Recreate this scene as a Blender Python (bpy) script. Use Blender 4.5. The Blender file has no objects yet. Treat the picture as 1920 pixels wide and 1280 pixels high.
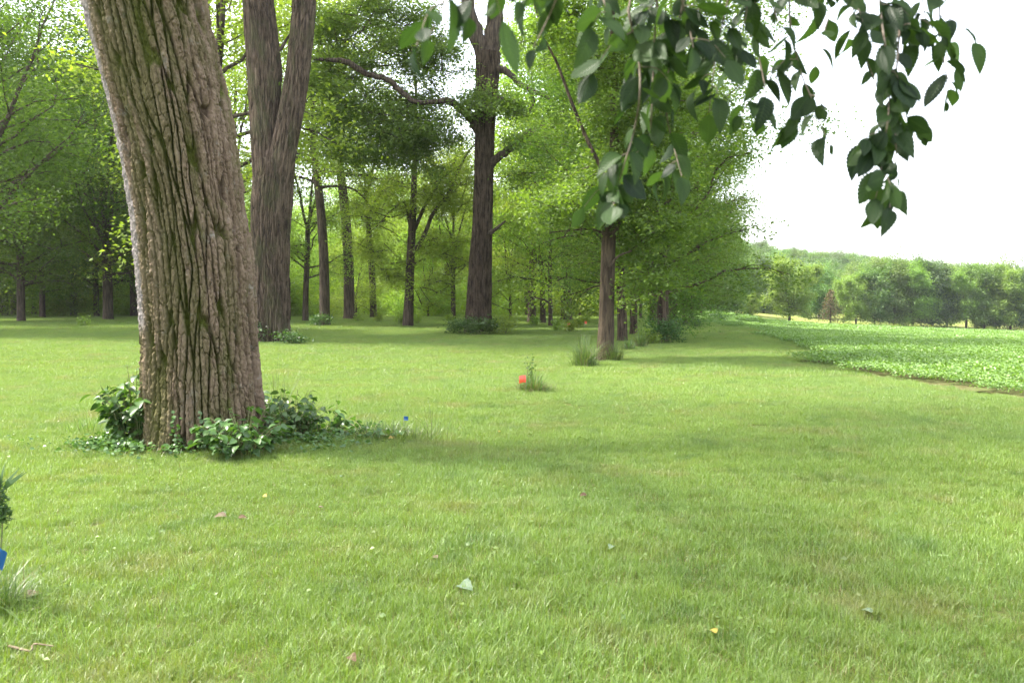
import bpy, math
import numpy as np
from mathutils import Vector, Matrix

# ------------------------------------------------------------------ scene
scene = bpy.context.scene
COL = scene.collection
rng = np.random.default_rng(7)
PI = math.pi

# ------------------------------------------------------------------ camera model (1920 px wide photograph)
CAM_H = 1.6
PITCH = math.radians(2.95)
FPX = 1920 * 18.0 / 22.3
CR = np.array([1.0, 0, 0])
CF = np.array([0, math.cos(PITCH), -math.sin(PITCH)])
CU = np.array([0, math.sin(PITCH), math.cos(PITCH)])
CAM = np.array([0, 0, CAM_H])


def ray(px, py):
    return CR * ((px - 960) / FPX) + CU * ((640 - py) / FPX) + CF


def at(px, py, depth):
    """world point seen at a pixel of the photograph, at world distance y = depth"""
    d = ray(px, py)
    return CAM + d * (depth / d[1])


def sstep(a, b, x):
    t = np.clip((x - a) / (b - a), 0, 1)
    return t * t * (3 - 2 * t)


# ------------------------------------------------------------------ numpy noise
def _h(ix, iy, iz, s):
    n = (ix * 374761393 + iy * 668265263 + iz * 2147483647 + s * 1274126177) & 0xFFFFFFFF
    n = ((n ^ (n >> 13)) * 1274126177) & 0xFFFFFFFF
    n = ((n ^ (n >> 16)) * 2246822519) & 0xFFFFFFFF
    return ((n ^ (n >> 15)) & 0xFFFFFF) / float(0xFFFFFF)


def vnoise(x, y, z=0.0, s=0):
    x = np.asarray(x, float); y = np.asarray(y, float); z = np.asarray(z, float) + 0 * x
    ix = np.floor(x).astype(np.int64); iy = np.floor(y).astype(np.int64); iz = np.floor(z).astype(np.int64)
    fx = x - ix; fy = y - iy; fz = z - iz
    fx = fx * fx * (3 - 2 * fx); fy = fy * fy * (3 - 2 * fy); fz = fz * fz * (3 - 2 * fz)
    r = 0
    for a in (0, 1):
        for b in (0, 1):
            for c in (0, 1):
                w = (fx if a else 1 - fx) * (fy if b else 1 - fy) * (fz if c else 1 - fz)
                r = r + w * _h(ix + a, iy + b, iz + c, s)
    return r * 2 - 1


def fbm(x, y, z=0.0, s=0, o=4):
    r = 0; a = 0.5; f = 1.0
    for k in range(o):
        r = r + a * vnoise(np.asarray(x) * f, np.asarray(y) * f, np.asarray(z) * f, s + k * 17)
        a *= 0.5; f *= 2.03
    return r


def voronoi(u, v, s=0):
    """F2-F1 distance and the id of the nearest cell"""
    iu = np.floor(u).astype(np.int64); iv = np.floor(v).astype(np.int64)
    f1 = np.full(u.shape, 9.0); f2 = np.full(u.shape, 9.0); cid = np.zeros(u.shape)
    for a in (-1, 0, 1):
        for b in (-1, 0, 1):
            cu = iu + a + _h(iu + a, iv + b, 0 * iu, s)
            cv = iv + b + _h(iu + a, iv + b, 0 * iu, s + 5)
            d = np.sqrt((cu - u) ** 2 + (cv - v) ** 2)
            m = d < f1
            f2 = np.where(m, f1, np.minimum(f2, d))
            cid = np.where(m, _h(iu + a, iv + b, 0 * iu, s + 9), cid)
            f1 = np.where(m, d, f1)
    return f2 - f1, cid


# ------------------------------------------------------------------ terrain
def gz(x, y):
    x = np.asarray(x, float); y = np.asarray(y, float)
    yy = np.maximum(y, 1.0)
    q = x / yy
    S = sstep(0.16, 0.36, q) * sstep(16, 40, y)
    sl = 0.027 + 0.045 * np.clip(q - 0.39, -0.05, 0.5)
    z = -S * sl * np.clip(y - 25, 0, 127)
    # the meadow climbs a little beyond the field, then the wooded hill
    hill = sstep(205, 330, y) * (12.0 - 34.0 * np.clip(q - 0.30, -0.1, 0.5)) * sstep(0.08, 0.24, q)
    z = z + S * 0.03 * np.clip(y - 155, 0, 60) + hill
    z = z + 0.05 * fbm(x / 5.0, y / 5.0, 0, 3, 2) * sstep(3, 8, y)
    return z


def ground(px, py, ymax=420):
    d = ray(px, py)
    ys = np.concatenate([np.arange(2.5, 60, 0.05), np.arange(60, ymax, 0.25)])
    P = CAM[None] + d[None] * (ys / d[1])[:, None]
    below = np.nonzero(P[:, 2] <= gz(P[:, 0], P[:, 1]))[0]
    k = below[0] if len(below) else len(ys) - 1
    x, y = P[k, 0], P[k, 1]
    return np.array([x, y, float(gz(x, y))])


def on(x, y, dz=0.0):
    return np.array([x, y, float(gz(x, y)) + dz])


# ------------------------------------------------------------------ mesh helpers
class Geo:
    def __init__(self):
        self.V = []; self.F = []; self.A = {}; self.n = 0

    def add(self, V, F, **attrs):
        V = np.asarray(V, float).reshape(-1, 3)
        F = np.asarray(F, np.int64)
        self.V.append(V); self.F.append(F + self.n)
        for k in set(list(self.A) + list(attrs)):
            self.A.setdefault(k, [])
            have = sum(len(a) for a in self.A[k])
            if have < self.n:
                self.A[k].append(np.zeros(self.n - have))
            val = attrs.get(k, 0.0)
            self.A[k].append(np.broadcast_to(np.asarray(val, float), (len(V),)).copy())
        self.n += len(V)

    def mesh(self, name, mat, smooth=True):
        me = bpy.data.meshes.new(name)
        V = np.concatenate(self.V)
        me.vertices.add(len(V)); me.vertices.foreach_set('co', V.ravel().astype(np.float32))
        loops = np.concatenate([f.ravel() for f in self.F])
        tot = np.concatenate([np.full(len(f), f.shape[1]) for f in self.F])
        start = np.concatenate([[0], np.cumsum(tot)[:-1]])
        me.loops.add(len(loops)); me.loops.foreach_set('vertex_index', loops.astype(np.int32))
        me.polygons.add(len(tot)); me.polygons.foreach_set('loop_start', start.astype(np.int32))
        me.update(calc_edges=True)
        me.polygons.foreach_set('use_smooth', np.full(len(tot), smooth))
        for k, a in self.A.items():
            a = np.concatenate(a)
            if len(a) < len(V):
                a = np.concatenate([a, np.zeros(len(V) - len(a))])
            at_ = me.attributes.new(k, 'FLOAT', 'POINT')
            at_.data.foreach_set('value', a.astype(np.float32))
        me.materials.append(mat)
        return me


def obj(name, me, parent=None, loc=None):
    o = bpy.data.objects.new(name, me)
    COL.objects.link(o)
    if parent is not None:
        o.parent = parent
    if loc is not None:
        o.location = [float(c) for c in loc]
    return o


def tag(o, label=None, cat=None, group=None, kind=None):
    if label: o['label'] = label
    if cat: o['category'] = cat
    if group: o['group'] = group
    if kind: o['kind'] = kind
    return o


def empty(name, loc, label, cat, group=None):
    o = bpy.data.objects.new(name, None)
    COL.objects.link(o)
    o.empty_display_size = 0.3
    o.location = [float(c) for c in loc]
    return tag(o, label, cat, group)


def copy_tree(root, loc, rz=0.0, s=1.0, label=None, group=None, sz=None):
    r = root.copy(); COL.objects.link(r)
    r.location = [float(c) for c in loc]; r.rotation_euler = (0, 0, rz)
    r.scale = (s, s, sz if sz else s)
    if label: r['label'] = label
    if group: r['group'] = group
    for ch in list(root.children):
        c = ch.copy(); COL.objects.link(c); c.parent = r
        for g in list(ch.children):
            d = g.copy(); COL.objects.link(d); d.parent = c
    return r


def resample(P, n):
    P = np.asarray(P, float)
    if len(P) == 2:
        t = np.linspace(0, 1, n)[:, None]
        return P[0] * (1 - t) + P[1] * t
    # Catmull-Rom by chord length
    Q = np.vstack([2 * P[0] - P[1], P, 2 * P[-1] - P[-2]])
    out = []
    L = np.concatenate([[0], np.cumsum(np.linalg.norm(np.diff(P, axis=0), axis=1))])
    for s in np.linspace(0, L[-1] * 0.99999, n):
        k = min(int(np.searchsorted(L, s, side='right')) - 1, len(P) - 2)
        t = (s - L[k]) / max(L[k + 1] - L[k], 1e-9)
        a, b, c, d = Q[k], Q[k + 1], Q[k + 2], Q[k + 3]
        out.append(0.5 * (2 * b + (c - a) * t + (2 * a - 5 * b + 4 * c - d) * t * t + (3 * b - a - 3 * c + d) * t ** 3))
    return np.array(out)


def tube(g, P, R, sides=6, **attrs):
    P = np.asarray(P, float); R = np.broadcast_to(np.asarray(R, float), (len(P),))
    T = np.gradient(P, axis=0)
    T /= np.linalg.norm(T, axis=1)[:, None] + 1e-12
    ref = np.array([1.0, 0, 0]) if abs(T[0][0]) < 0.8 else np.array([0, 1.0, 0])
    A = np.cross(T, ref); A /= np.linalg.norm(A, axis=1)[:, None] + 1e-12
    B = np.cross(T, A)
    th = np.linspace(0, 2 * PI, sides, endpoint=False)
    V = P[:, None] + R[:, None, None] * (np.cos(th)[None, :, None] * A[:, None] + np.sin(th)[None, :, None] * B[:, None])
    n = len(P)
    i = np.arange(n - 1)[:, None]; j = np.arange(sides)[None]
    a = i * sides + j; b = i * sides + (j + 1) % sides
    F = np.stack([a, b, b + sides, a + sides], -1).reshape(-1, 4)
    g.add(V.reshape(-1, 3), F, **attrs)


# leaf templates: columns = along, across, lift ; faces
T_QUAD = (np.array([[0, 0, 0], [0.45, 0.30, 0.06], [1, 0, -0.08], [0.45, -0.30, 0.06]]), np.array([[0, 1, 2, 3]]))


def ovate_template(m=6, w=0.32, droop=0.25, fold=0.35, teeth=0, p=0.75, stalk=0.0):
    V = []; F = []; U = []; W = []
    for i in range(m + 1):
        s = i / m
        hw = w * (math.sin(PI * s ** p)) ** 0.85 if 0 < s < 1 else 0.004
        if teeth and 0 < i < m:
            hw *= 1.0 + (0.11 if i % 2 else -0.07)
        z = -droop * s * s
        x = stalk + s
        for t in (-1, 0, 1):
            V.append([x, t * hw, z + fold * abs(t) * hw]); U.append(s); W.append(t)
    for i in range(m):
        for t in (0, 1):
            a = i * 3 + t
            F.append([a, a + 1, a + 4, a + 3])
    return np.array(V), np.array(F), np.array(U), np.array(W)


def place_leaves(g, P, D, N, S, templ, v):
    """P base points, D directions, N normals (roughly), S lengths"""
    V0, F0 = templ[0], templ[1]
    D = D / (np.linalg.norm(D, axis=1)[:, None] + 1e-9)
    N = N - D * np.sum(N * D, axis=1)[:, None]
    N /= np.linalg.norm(N, axis=1)[:, None] + 1e-9
    B = np.cross(N, D)
    V = P[:, None] + S[:, None, None] * (V0[None, :, 0:1] * D[:, None] + V0[None, :, 1:2] * B[:, None] + V0[None, :, 2:3] * N[:, None])
    k = len(V0)
    F = (np.arange(len(P)) * k)[:, None, None] + F0[None]
    at_ = dict(v=np.repeat(v, k))
    if len(templ) > 2:
        at_['lu'] = np.tile(templ[2], len(P)); at_['lw'] = np.tile(templ[3], len(P))
    g.add(V.reshape(-1, 3), F.reshape(-1, F0.shape[1]), **at_)


def rand_leaves(g, P, size, r, v, tilt=0.55, templ=T_QUAD, out=None, droop=0.25):
    n = len(P)
    N = np.array([0, 0, 1.0]) + r.normal(0, tilt, (n, 3))
    D = r.normal(0, 1, (n, 3)); D[:, 2] = D[:, 2] * 0.35 - droop
    if out is not None:
        D[:, :2] += out
    S = size * r.uniform(0.7, 1.3, n)
    place_leaves(g, P, D, N, S, templ, v)


# ------------------------------------------------------------------ materials
def newmat(name):
    m = bpy.data.materials.new(name); m.use_nodes = True
    nt = m.node_tree; nt.nodes.clear()
    out = nt.nodes.new('ShaderNodeOutputMaterial')
    return m, nt, out


def N(nt, t, **kw):
    n = nt.nodes.new(t)
    for k, v in kw.items():
        setattr(n, k, v)
    return n


def mixcol(nt, fac, a, b, mode='MIX'):
    n = N(nt, 'ShaderNodeMix', data_type='RGBA', blend_type=mode)
    L = nt.links
    for sock, val in ((n.inputs['Factor'], fac), (n.inputs['A'], a), (n.inputs['B'], b)):
        if hasattr(val, 'links') or isinstance(val, bpy.types.NodeSocket):
            L.new(val, sock)
        elif isinstance(val, (int, float)):
            sock.default_value = val
        else:
            sock.default_value = (*val, 1)
    return n.outputs['Result']


def noise(nt, scale, detail=3, rough=0.55, vec=None, mapscale=None):
    n = N(nt, 'ShaderNodeTexNoise'); n.inputs['Scale'].default_value = scale
    n.inputs['Detail'].default_value = detail; n.inputs['Roughness'].default_value = rough
    if vec is None:
        vec = N(nt, 'ShaderNodeNewGeometry').outputs['Position']
    if mapscale:
        mp = N(nt, 'ShaderNodeMapping'); mp.inputs['Scale'].default_value = mapscale
        nt.links.new(vec, mp.inputs['Vector']); vec = mp.outputs['Vector']
    nt.links.new(vec, n.inputs['Vector'])
    return n.outputs['Fac']


def ramp(nt, fac, stops):
    n = N(nt, 'ShaderNodeMapRange'); n.clamp = True
    nt.links.new(fac, n.inputs['Value'])
    n.inputs['From Min'].default_value, n.inputs['From Max'].default_value = stops[0], stops[1]
    if len(stops) > 2:
        n.inputs['To Min'].default_value, n.inputs['To Max'].default_value = stops[2], stops[3]
    return n.outputs['Result']


def attr(nt, name):
    return N(nt, 'ShaderNodeAttribute', attribute_name=name).outputs['Fac']


def leaf_shader(nt, out, colr, trans_tint=(1.15, 1.25, 0.45), tmix=0.42, gloss=0.05, rough=0.38, bump=None):
    L = nt.links
    dif = N(nt, 'ShaderNodeBsdfDiffuse'); L.new(colr, dif.inputs['Color'])
    tr = N(nt, 'ShaderNodeBsdfTranslucent')
    tc = mixcol(nt, 1.0, colr, trans_tint, 'MULTIPLY'); L.new(tc, tr.inputs['Color'])
    mx = N(nt, 'ShaderNodeMixShader'); mx.inputs[0].default_value = tmix
    L.new(dif.outputs[0], mx.inputs[1]); L.new(tr.outputs[0], mx.inputs[2])
    gl = N(nt, 'ShaderNodeBsdfGlossy'); gl.inputs['Roughness'].default_value = rough
    gl.inputs['Color'].default_value = (1, 1, 1, 1)
    mx2 = N(nt, 'ShaderNodeMixShader'); mx2.inputs[0].default_value = gloss
    L.new(mx.outputs[0], mx2.inputs[1]); L.new(gl.outputs[0], mx2.inputs[2])
    if bump is not None:
        for s in (dif, gl):
            L.new(bump, s.inputs['Normal'])
    L.new(mx2.outputs[0], out.inputs['Surface'])


def leafmat(name, a, b, tmix=0.42, gloss=0.05, rough=0.38, tint=(1.2, 1.3, 0.4), vary=0.07, big=None):
    m, nt, out = newmat(name)
    c = mixcol(nt, attr(nt, 'v'), a, b)
    if big:   # slow drift of leaf colour through a crown or a wood
        c = mixcol(nt, ramp(nt, noise(nt, big[0], 2), (0.35, 0.65)), c, big[1])
    if vary:
        hs = N(nt, 'ShaderNodeHueSaturation')
        oi = N(nt, 'ShaderNodeObjectInfo')
        nt.links.new(ramp(nt, oi.outputs['Random'], (0, 1, 0.5 - 0.035 * vary / 0.12, 0.5 + 0.035 * vary / 0.12)), hs.inputs['Hue'])
        nt.links.new(ramp(nt, oi.outputs['Random'], (0, 1, 1 - vary * 1.6, 1 + vary * 1.6)), hs.inputs['Value'])
        nt.links.new(c, hs.inputs['Color']); c = hs.outputs['Color']
    leaf_shader(nt, out, c, tint, tmix, gloss, rough)
    return m


def barkmat(name, light, dark, scale=1.0, moss=None, bump=0.6):
    m, nt, out = newmat(name)
    L = nt.links
    tc = N(nt, 'ShaderNodeTexCoord').outputs['Object']
    streak = noise(nt, 14 * scale, 5, 0.65, tc, (1, 1, 0.12))
    blot = noise(nt, 1.7 * scale, 4, 0.6, tc)
    fine = noise(nt, 60 * scale, 3, 0.6, tc, (1, 1, 0.3))
    c = mixcol(nt, ramp(nt, streak, (0.40, 0.58)), dark, light)
    c = mixcol(nt, ramp(nt, blot, (0.4, 0.7, 0, 0.45)), c, tuple(0.6 * q for q in dark))
    if moss:
        c = mixcol(nt, ramp(nt, noise(nt, 2.2 * scale, 5, 0.7, tc, (1, 1, 0.35)), (0.5, 0.66, 0, 0.7)), c, moss)
    bs = N(nt, 'ShaderNodeBsdfPrincipled'); bs.inputs['Roughness'].default_value = 0.9
    bs.inputs['Specular IOR Level'].default_value = 0.15
    L.new(c, bs.inputs['Base Color'])
    bp = N(nt, 'ShaderNodeBump'); bp.inputs['Strength'].default_value = bump; bp.inputs['Distance'].default_value = 0.05
    ad = N(nt, 'ShaderNodeMath', operation='MULTIPLY_ADD'); L.new(streak, ad.inputs[0]); ad.inputs[1].default_value = 1.6; L.new(fine, ad.inputs[2])
    L.new(ad.outputs[0], bp.inputs['Height']); L.new(bp.outputs[0], bs.inputs['Normal'])
    L.new(bs.outputs[0], out.inputs['Surface'])
    return m


def plain(name, c, rough=0.7, c2=None, sc=20, spec=0.3):
    m, nt, out = newmat(name)
    bs = N(nt, 'ShaderNodeBsdfPrincipled'); bs.inputs['Roughness'].default_value = rough
    bs.inputs['Specular IOR Level'].default_value = spec
    if c2:
        nt.links.new(mixcol(nt, ramp(nt, noise(nt, sc, 4), (0.35, 0.65)), c, c2), bs.inputs['Base Color'])
    else:
        bs.inputs['Base Color'].default_value = (*c, 1)
    nt.links.new(bs.outputs[0], out.inputs['Surface'])
    return m


# hero bark: 'h' = ridge height, 'moss', 'pale'
def hero_bark():
    m, nt, out = newmat('furrowed_bark')
    L = nt.links
    tc = N(nt, 'ShaderNodeTexCoord').outputs['Object']
    fine = noise(nt, 55, 5, 0.7, tc, (1, 1, 0.35))
    mid = noise(nt, 9, 4, 0.65, tc, (1, 1, 0.25))
    c = mixcol(nt, ramp(nt, fine, (0.3, 0.7)), (0.092, 0.062, 0.040), (0.185, 0.136, 0.097))
    c = mixcol(nt, ramp(nt, mid, (0.42, 0.7, 0, 0.7)), c, (0.25, 0.185, 0.138))
    # brown inner cork in the furrows, darkened further: crevice shade put into the colour
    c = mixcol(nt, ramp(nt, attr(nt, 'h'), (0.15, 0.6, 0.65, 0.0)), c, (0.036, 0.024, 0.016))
    lich = noise(nt, 5, 6, 0.75, tc)
    c = mixcol(nt, ramp(nt, lich, (0.58, 0.68, 0, 0.5)), c, (0.27, 0.265, 0.245))
    c = mixcol(nt, attr(nt, 'pale'), c, mixcol(nt, ramp(nt, fine, (0.3, 0.7)), (0.165, 0.145, 0.135), (0.275, 0.252, 0.245)))
    mo = mixcol(nt, ramp(nt, fine, (0.3, 0.7)), (0.036, 0.046, 0.008), (0.09, 0.10, 0.02))
    c = mixcol(nt, attr(nt, 'moss'), c, mo)
    bs = N(nt, 'ShaderNodeBsdfPrincipled'); bs.inputs['Roughness'].default_value = 0.92
    bs.inputs['Specular IOR Level'].default_value = 0.12
    L.new(c, bs.inputs['Base Color'])
    bp = N(nt, 'ShaderNodeBump'); bp.inputs['Strength'].default_value = 0.7; bp.inputs['Distance'].default_value = 0.02
    L.new(fine, bp.inputs['Height']); L.new(bp.outputs[0], bs.inputs['Normal'])
    L.new(bs.outputs[0], out.inputs['Surface'])
    return m


def grassmat(name, dull=0.0):
    m, nt, out = newmat(name)
    v = attr(nt, 'v')
    c = mixcol(nt, v, (0.095, 0.172, 0.020), (0.225, 0.335, 0.050))
    # slow drift between yellow-green and blue-green turf
    big = ramp(nt, noise(nt, 0.23, 3), (0.38, 0.62))
    c = mixcol(nt, mixcol(nt, 1.0, big, (0.55, 0.55, 0.55), 'MULTIPLY'), c, mixcol(nt, v, (0.08, 0.152, 0.03), (0.185, 0.30, 0.07)))
    med = ramp(nt, noise(nt, 1.1, 4, 0.65), (0.52, 0.70, 0, 0.5))
    c = mixcol(nt, med, c, mixcol(nt, v, (0.14, 0.165, 0.035), (0.26, 0.28, 0.075)))
    th1 = ramp(nt, noise(nt, 0.75, 5, 0.7), (0.54, 0.70, 0, 0.7))
    c = mixcol(nt, th1, c, mixcol(nt, v, (0.15, 0.135, 0.05), (0.27, 0.25, 0.10)))
    dk = ramp(nt, noise(nt, 1.6, 4, 0.65), (0.32, 0.46, 0.8, 0.0))
    c = mixcol(nt, dk, c, mixcol(nt, v, (0.05, 0.115, 0.018), (0.13, 0.225, 0.036)))
    dead = attr(nt, 'dead')
    c = mixcol(nt, dead, c, (0.30, 0.235, 0.12))
    leaf_shader(nt, out, c, (1.25, 1.2, 0.45), 0.36, 0.05, 0.45)
    return m


MAT = {}
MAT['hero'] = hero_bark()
MAT['bark_grey'] = barkmat('grey_ridged_bark', (0.16, 0.118, 0.086), (0.048, 0.035, 0.026), 0.8, (0.08, 0.085, 0.04), 1.0)
MAT['bark_brown'] = barkmat('brown_ridged_bark', (0.13, 0.095, 0.068), (0.036, 0.026, 0.019), 0.9, None, 1.0)
MAT['bark_dark'] = barkmat('dark_forest_bark', (0.115, 0.088, 0.066), (0.045, 0.034, 0.027), 0.9)
MAT['bark_warm'] = barkmat('warm_smooth_bark', (0.10, 0.075, 0.05), (0.038, 0.028, 0.02), 0.9)
MAT['leaf_mid'] = leafmat('canopy_leaf', (0.085, 0.145, 0.034), (0.172, 0.25, 0.065), 0.48, 0.018, 0.5)
MAT['leaf_light'] = leafmat('light_forest_leaf', (0.13, 0.205, 0.035), (0.25, 0.34, 0.07), 0.52, 0.018, 0.5)
MAT['leaf_lime'] = leafmat('edge_row_leaf', (0.062, 0.122, 0.024), (0.15, 0.228, 0.046), 0.48, 0.018, 0.5)
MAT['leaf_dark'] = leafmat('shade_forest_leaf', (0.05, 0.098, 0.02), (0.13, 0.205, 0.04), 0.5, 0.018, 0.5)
MAT['leaf_far'] = leafmat('distant_leaf', (0.07, 0.14, 0.032), (0.16, 0.25, 0.062), 0.42, 0.03, 0.5)
MAT['leaf_farlight'] = leafmat('lone_tree_leaf', (0.12, 0.20, 0.035), (0.23, 0.32, 0.075), 0.45, 0.02, 0.5)
MAT['leaf_fardark'] = leafmat('distant_dark_leaf', (0.055, 0.105, 0.04), (0.11, 0.17, 0.06), 0.36, 0.03, 0.5)
MAT['leaf_rust'] = leafmat('browning_needle', (0.12, 0.105, 0.05), (0.22, 0.19, 0.085), 0.25, 0.02, 0.5)
MAT['leaf_shrub'] = leafmat('shrub_leaf', (0.03, 0.072, 0.02), (0.09, 0.165, 0.042), 0.36, 0.03, 0.35, vary=0.05)
MAT['leaf_creeper'] = leafmat('creeper_leaf', (0.036, 0.085, 0.024), (0.095, 0.18, 0.048), 0.34, 0.03, 0.35, vary=0.0)
MAT['blade'] = leafmat('tall_grass_blade', (0.035, 0.08, 0.016), (0.115, 0.19, 0.042), 0.4, 0.05, 0.4, vary=0.05)
MAT['straw'] = leafmat('dry_grass_blade', (0.10, 0.085, 0.045), (0.22, 0.19, 0.11), 0.3, 0.03, 0.5, vary=0.0)
MAT['crop'] = leafmat('soybean_leaf', (0.105, 0.195, 0.042), (0.17, 0.275, 0.072), 0.38, 0.035, 0.45, vary=0.0)
MAT['grass'] = grassmat('lawn_blade')
MAT['twig'] = plain('twig_bark', (0.13, 0.10, 0.075), 0.85, (0.20, 0.165, 0.13), 60)
MAT['stem'] = plain('green_stem', (0.10, 0.15, 0.045), 0.6, (0.15, 0.13, 0.06), 30)


def elm_leaf():
    m, nt, out = newmat('serrated_elm_leaf')
    L = nt.links
    v = attr(nt, 'v'); lu = attr(nt, 'lu'); lw = attr(nt, 'lw')
    c = mixcol(nt, v, (0.012, 0.028, 0.012), (0.05, 0.092, 0.028))
    ab = N(nt, 'ShaderNodeMath', operation='ABSOLUTE'); L.new(lw, ab.inputs[0])
    # side veins sweep forward from the midrib
    k = N(nt, 'ShaderNodeMath', operation='MULTIPLY_ADD'); L.new(ab.outputs[0], k.inputs[0]); k.inputs[1].default_value = -0.22; L.new(lu, k.inputs[2])
    k2 = N(nt, 'ShaderNodeMath', operation='MULTIPLY'); L.new(k.outputs[0], k2.inputs[0]); k2.inputs[1].default_value = 2 * PI * 11
    sn = N(nt, 'ShaderNodeMath', operation='SINE'); L.new(k2.outputs[0], sn.inputs[0])
    vein = ramp(nt, sn.outputs[0], (0.75, 1.0))
    mid = ramp(nt, ab.outputs[0], (0.09, 0.0))
    mxv = N(nt, 'ShaderNodeMath', operation='MAXIMUM'); L.new(vein, mxv.inputs[0]); L.new(mid, mxv.inputs[1])
    c = mixcol(nt, ramp(nt, mxv.outputs[0], (0, 1, 0, 0.25)), c, (0.09, 0.14, 0.05))
    bp = N(nt, 'ShaderNodeBump'); bp.inputs['Strength'].default_value = 0.3; bp.inputs['Distance'].default_value = 0.002
    L.new(sn.outputs[0], bp.inputs['Height'])
    leaf_shader(nt, out, c, (1.1, 1.25, 0.45), 0.40, 0.015, 0.4, bp.outputs[0])
    return m


MAT['elm'] = elm_leaf()


# ------------------------------------------------------------------ ground sheets
def ground_mat():
    m, nt, out = newmat('lawn_soil')
    L = nt.links
    a = ramp(nt, noise(nt, 0.35, 5, 0.6), (0.35, 0.65))
    c = mixcol(nt, a, (0.085, 0.125, 0.03), (0.125, 0.175, 0.045))
    c = mixcol(nt, ramp(nt, noise(nt, 9, 5, 0.7), (0.42, 0.66, 0, 0.8)), c, (0.11, 0.085, 0.045))
    c = mixcol(nt, ramp(nt, noise(nt, 38, 4, 0.7), (0.45, 0.6, 0, 0.6)), c, (0.06, 0.075, 0.022))
    bs = N(nt, 'ShaderNodeBsdfDiffuse'); L.new(c, bs.inputs['Color'])
    bp = N(nt, 'ShaderNodeBump'); bp.inputs['Strength'].default_value = 0.8; bp.inputs['Distance'].default_value = 0.05
    L.new(noise(nt, 25, 4, 0.7), bp.inputs['Height']); L.new(bp.outputs[0], bs.inputs['Normal'])
    L.new(bs.outputs[0], out.inputs['Surface'])
    return m


MAT['ground'] = ground_mat()


def soil_mat():
    m, nt, out = newmat('field_soil')
    c = mixcol(nt, ramp(nt, noise(nt, 6, 5, 0.7), (0.35, 0.65)), (0.05, 0.04, 0.02), (0.10, 0.085, 0.045))
    # the closed crop canopy colours the far ground
    c = mixcol(nt, ramp(nt, noise(nt, 2.0, 4, 0.7), (0.35, 0.65, 0.0, 0.5)), c, (0.10, 0.15, 0.045))
    bs = N(nt, 'ShaderNodeBsdfDiffuse'); nt.links.new(c, bs.inputs['Color'])
    nt.links.new(bs.outputs[0], out.inputs['Surface'])
    return m


MAT['soil'] = soil_mat()


def meadow_mat():
    m, nt, out = newmat('meadow_turf')
    c = mixcol(nt, ramp(nt, noise(nt, 0.12, 5, 0.65), (0.35, 0.65)), (0.15, 0.185, 0.05), (0.205, 0.22, 0.07))
    c = mixcol(nt, ramp(nt, noise(nt, 0.5, 4, 0.7), (0.5, 0.7, 0, 0.6)), c, (0.13, 0.18, 0.05))
    bs = N(nt, 'ShaderNodeBsdfDiffuse'); nt.links.new(c, bs.inputs['Color'])
    nt.links.new(bs.outputs[0], out.inputs['Surface'])
    return m


MAT['meadow'] = meadow_mat()


def sheet(xs, ys, dz=0.0, keep=None):
    X, Y = np.meshgrid(xs, ys)
    V = np.stack([X, Y, gz(X, Y) + dz], -1).reshape(-1, 3)
    nx, ny = len(xs), len(ys)
    i = np.arange(ny - 1)[:, None] * nx + np.arange(nx - 1)[None]
    F = np.stack([i, i + 1, i + nx + 1, i + nx], -1).reshape(-1, 4)
    if keep is not None:
        cx = V[F].mean(1)
        F = F[keep(cx[:, 0], cx[:, 1])]
    g = Geo(); g.add(V, F)
    return g


ys = np.concatenate([np.arange(-30, 30, 0.6), np.arange(30, 120, 1.5), np.arange(120, 460, 5), [470]])
xs = np.concatenate([[-300, -240], np.arange(-200, -40, 6), np.arange(-40, 40, 0.8), np.arange(40, 360, 5), [400]])
tag(obj('ground', sheet(xs, ys).mesh('ground', MAT['ground'])), 'mown green lawn running under the trees to the field', 'lawn', kind='structure')

# field outline (world), traced from its edge on the ground
fe = [ground(2350, 835), ground(1920, 748), ground(1760, 728), ground(1640, 708), ground(1545, 690), ground(1516, 680),
      ground(1500, 655), ground(1455, 632), ground(1395, 617), ground(1318, 609)]
FIELD = np.array([[150.0, 8.0]] + [[p[0], p[1]] for p in fe] + [[16.5, 90.0], [30.0, 148.0], [58, 151], [100.0, 150.0], [170, 149]])


def in_poly(x, y, P):
    x = np.asarray(x); y = np.asarray(y); c = np.zeros(x.shape, bool)
    n = len(P); j = n - 1
    for i in range(n):
        xi, yi = P[i]; xj, yj = P[j]
        m = ((yi > y) != (yj > y)) & (x < (xj - xi) * (y - yi) / (yj - yi + 1e-12) + xi)
        c ^= m; j = i
    return c


ysf = np.concatenate([np.arange(5, 60, 0.5), np.arange(60, 156, 1.5)])
xsf = np.concatenate([np.arange(5, 40, 0.5), np.arange(40, 172, 2.0)])
tag(obj('field', sheet(xsf, ysf, 0.02, lambda x, y: in_poly(x, y, FIELD)).mesh('field', MAT['soil'])),
    'brown soil of the crop field beside the lawn', 'field', kind='structure')
tag(obj('meadow', sheet(np.arange(20, 240, 3.0), np.arange(146, 216, 2.0), 0.05,
                        lambda x, y: ~in_poly(x, y, FIELD) & (x / y > 0.20)).mesh('meadow', MAT['meadow'])),
    'yellow green meadow strip beyond the crop field', 'meadow', kind='structure')


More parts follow.
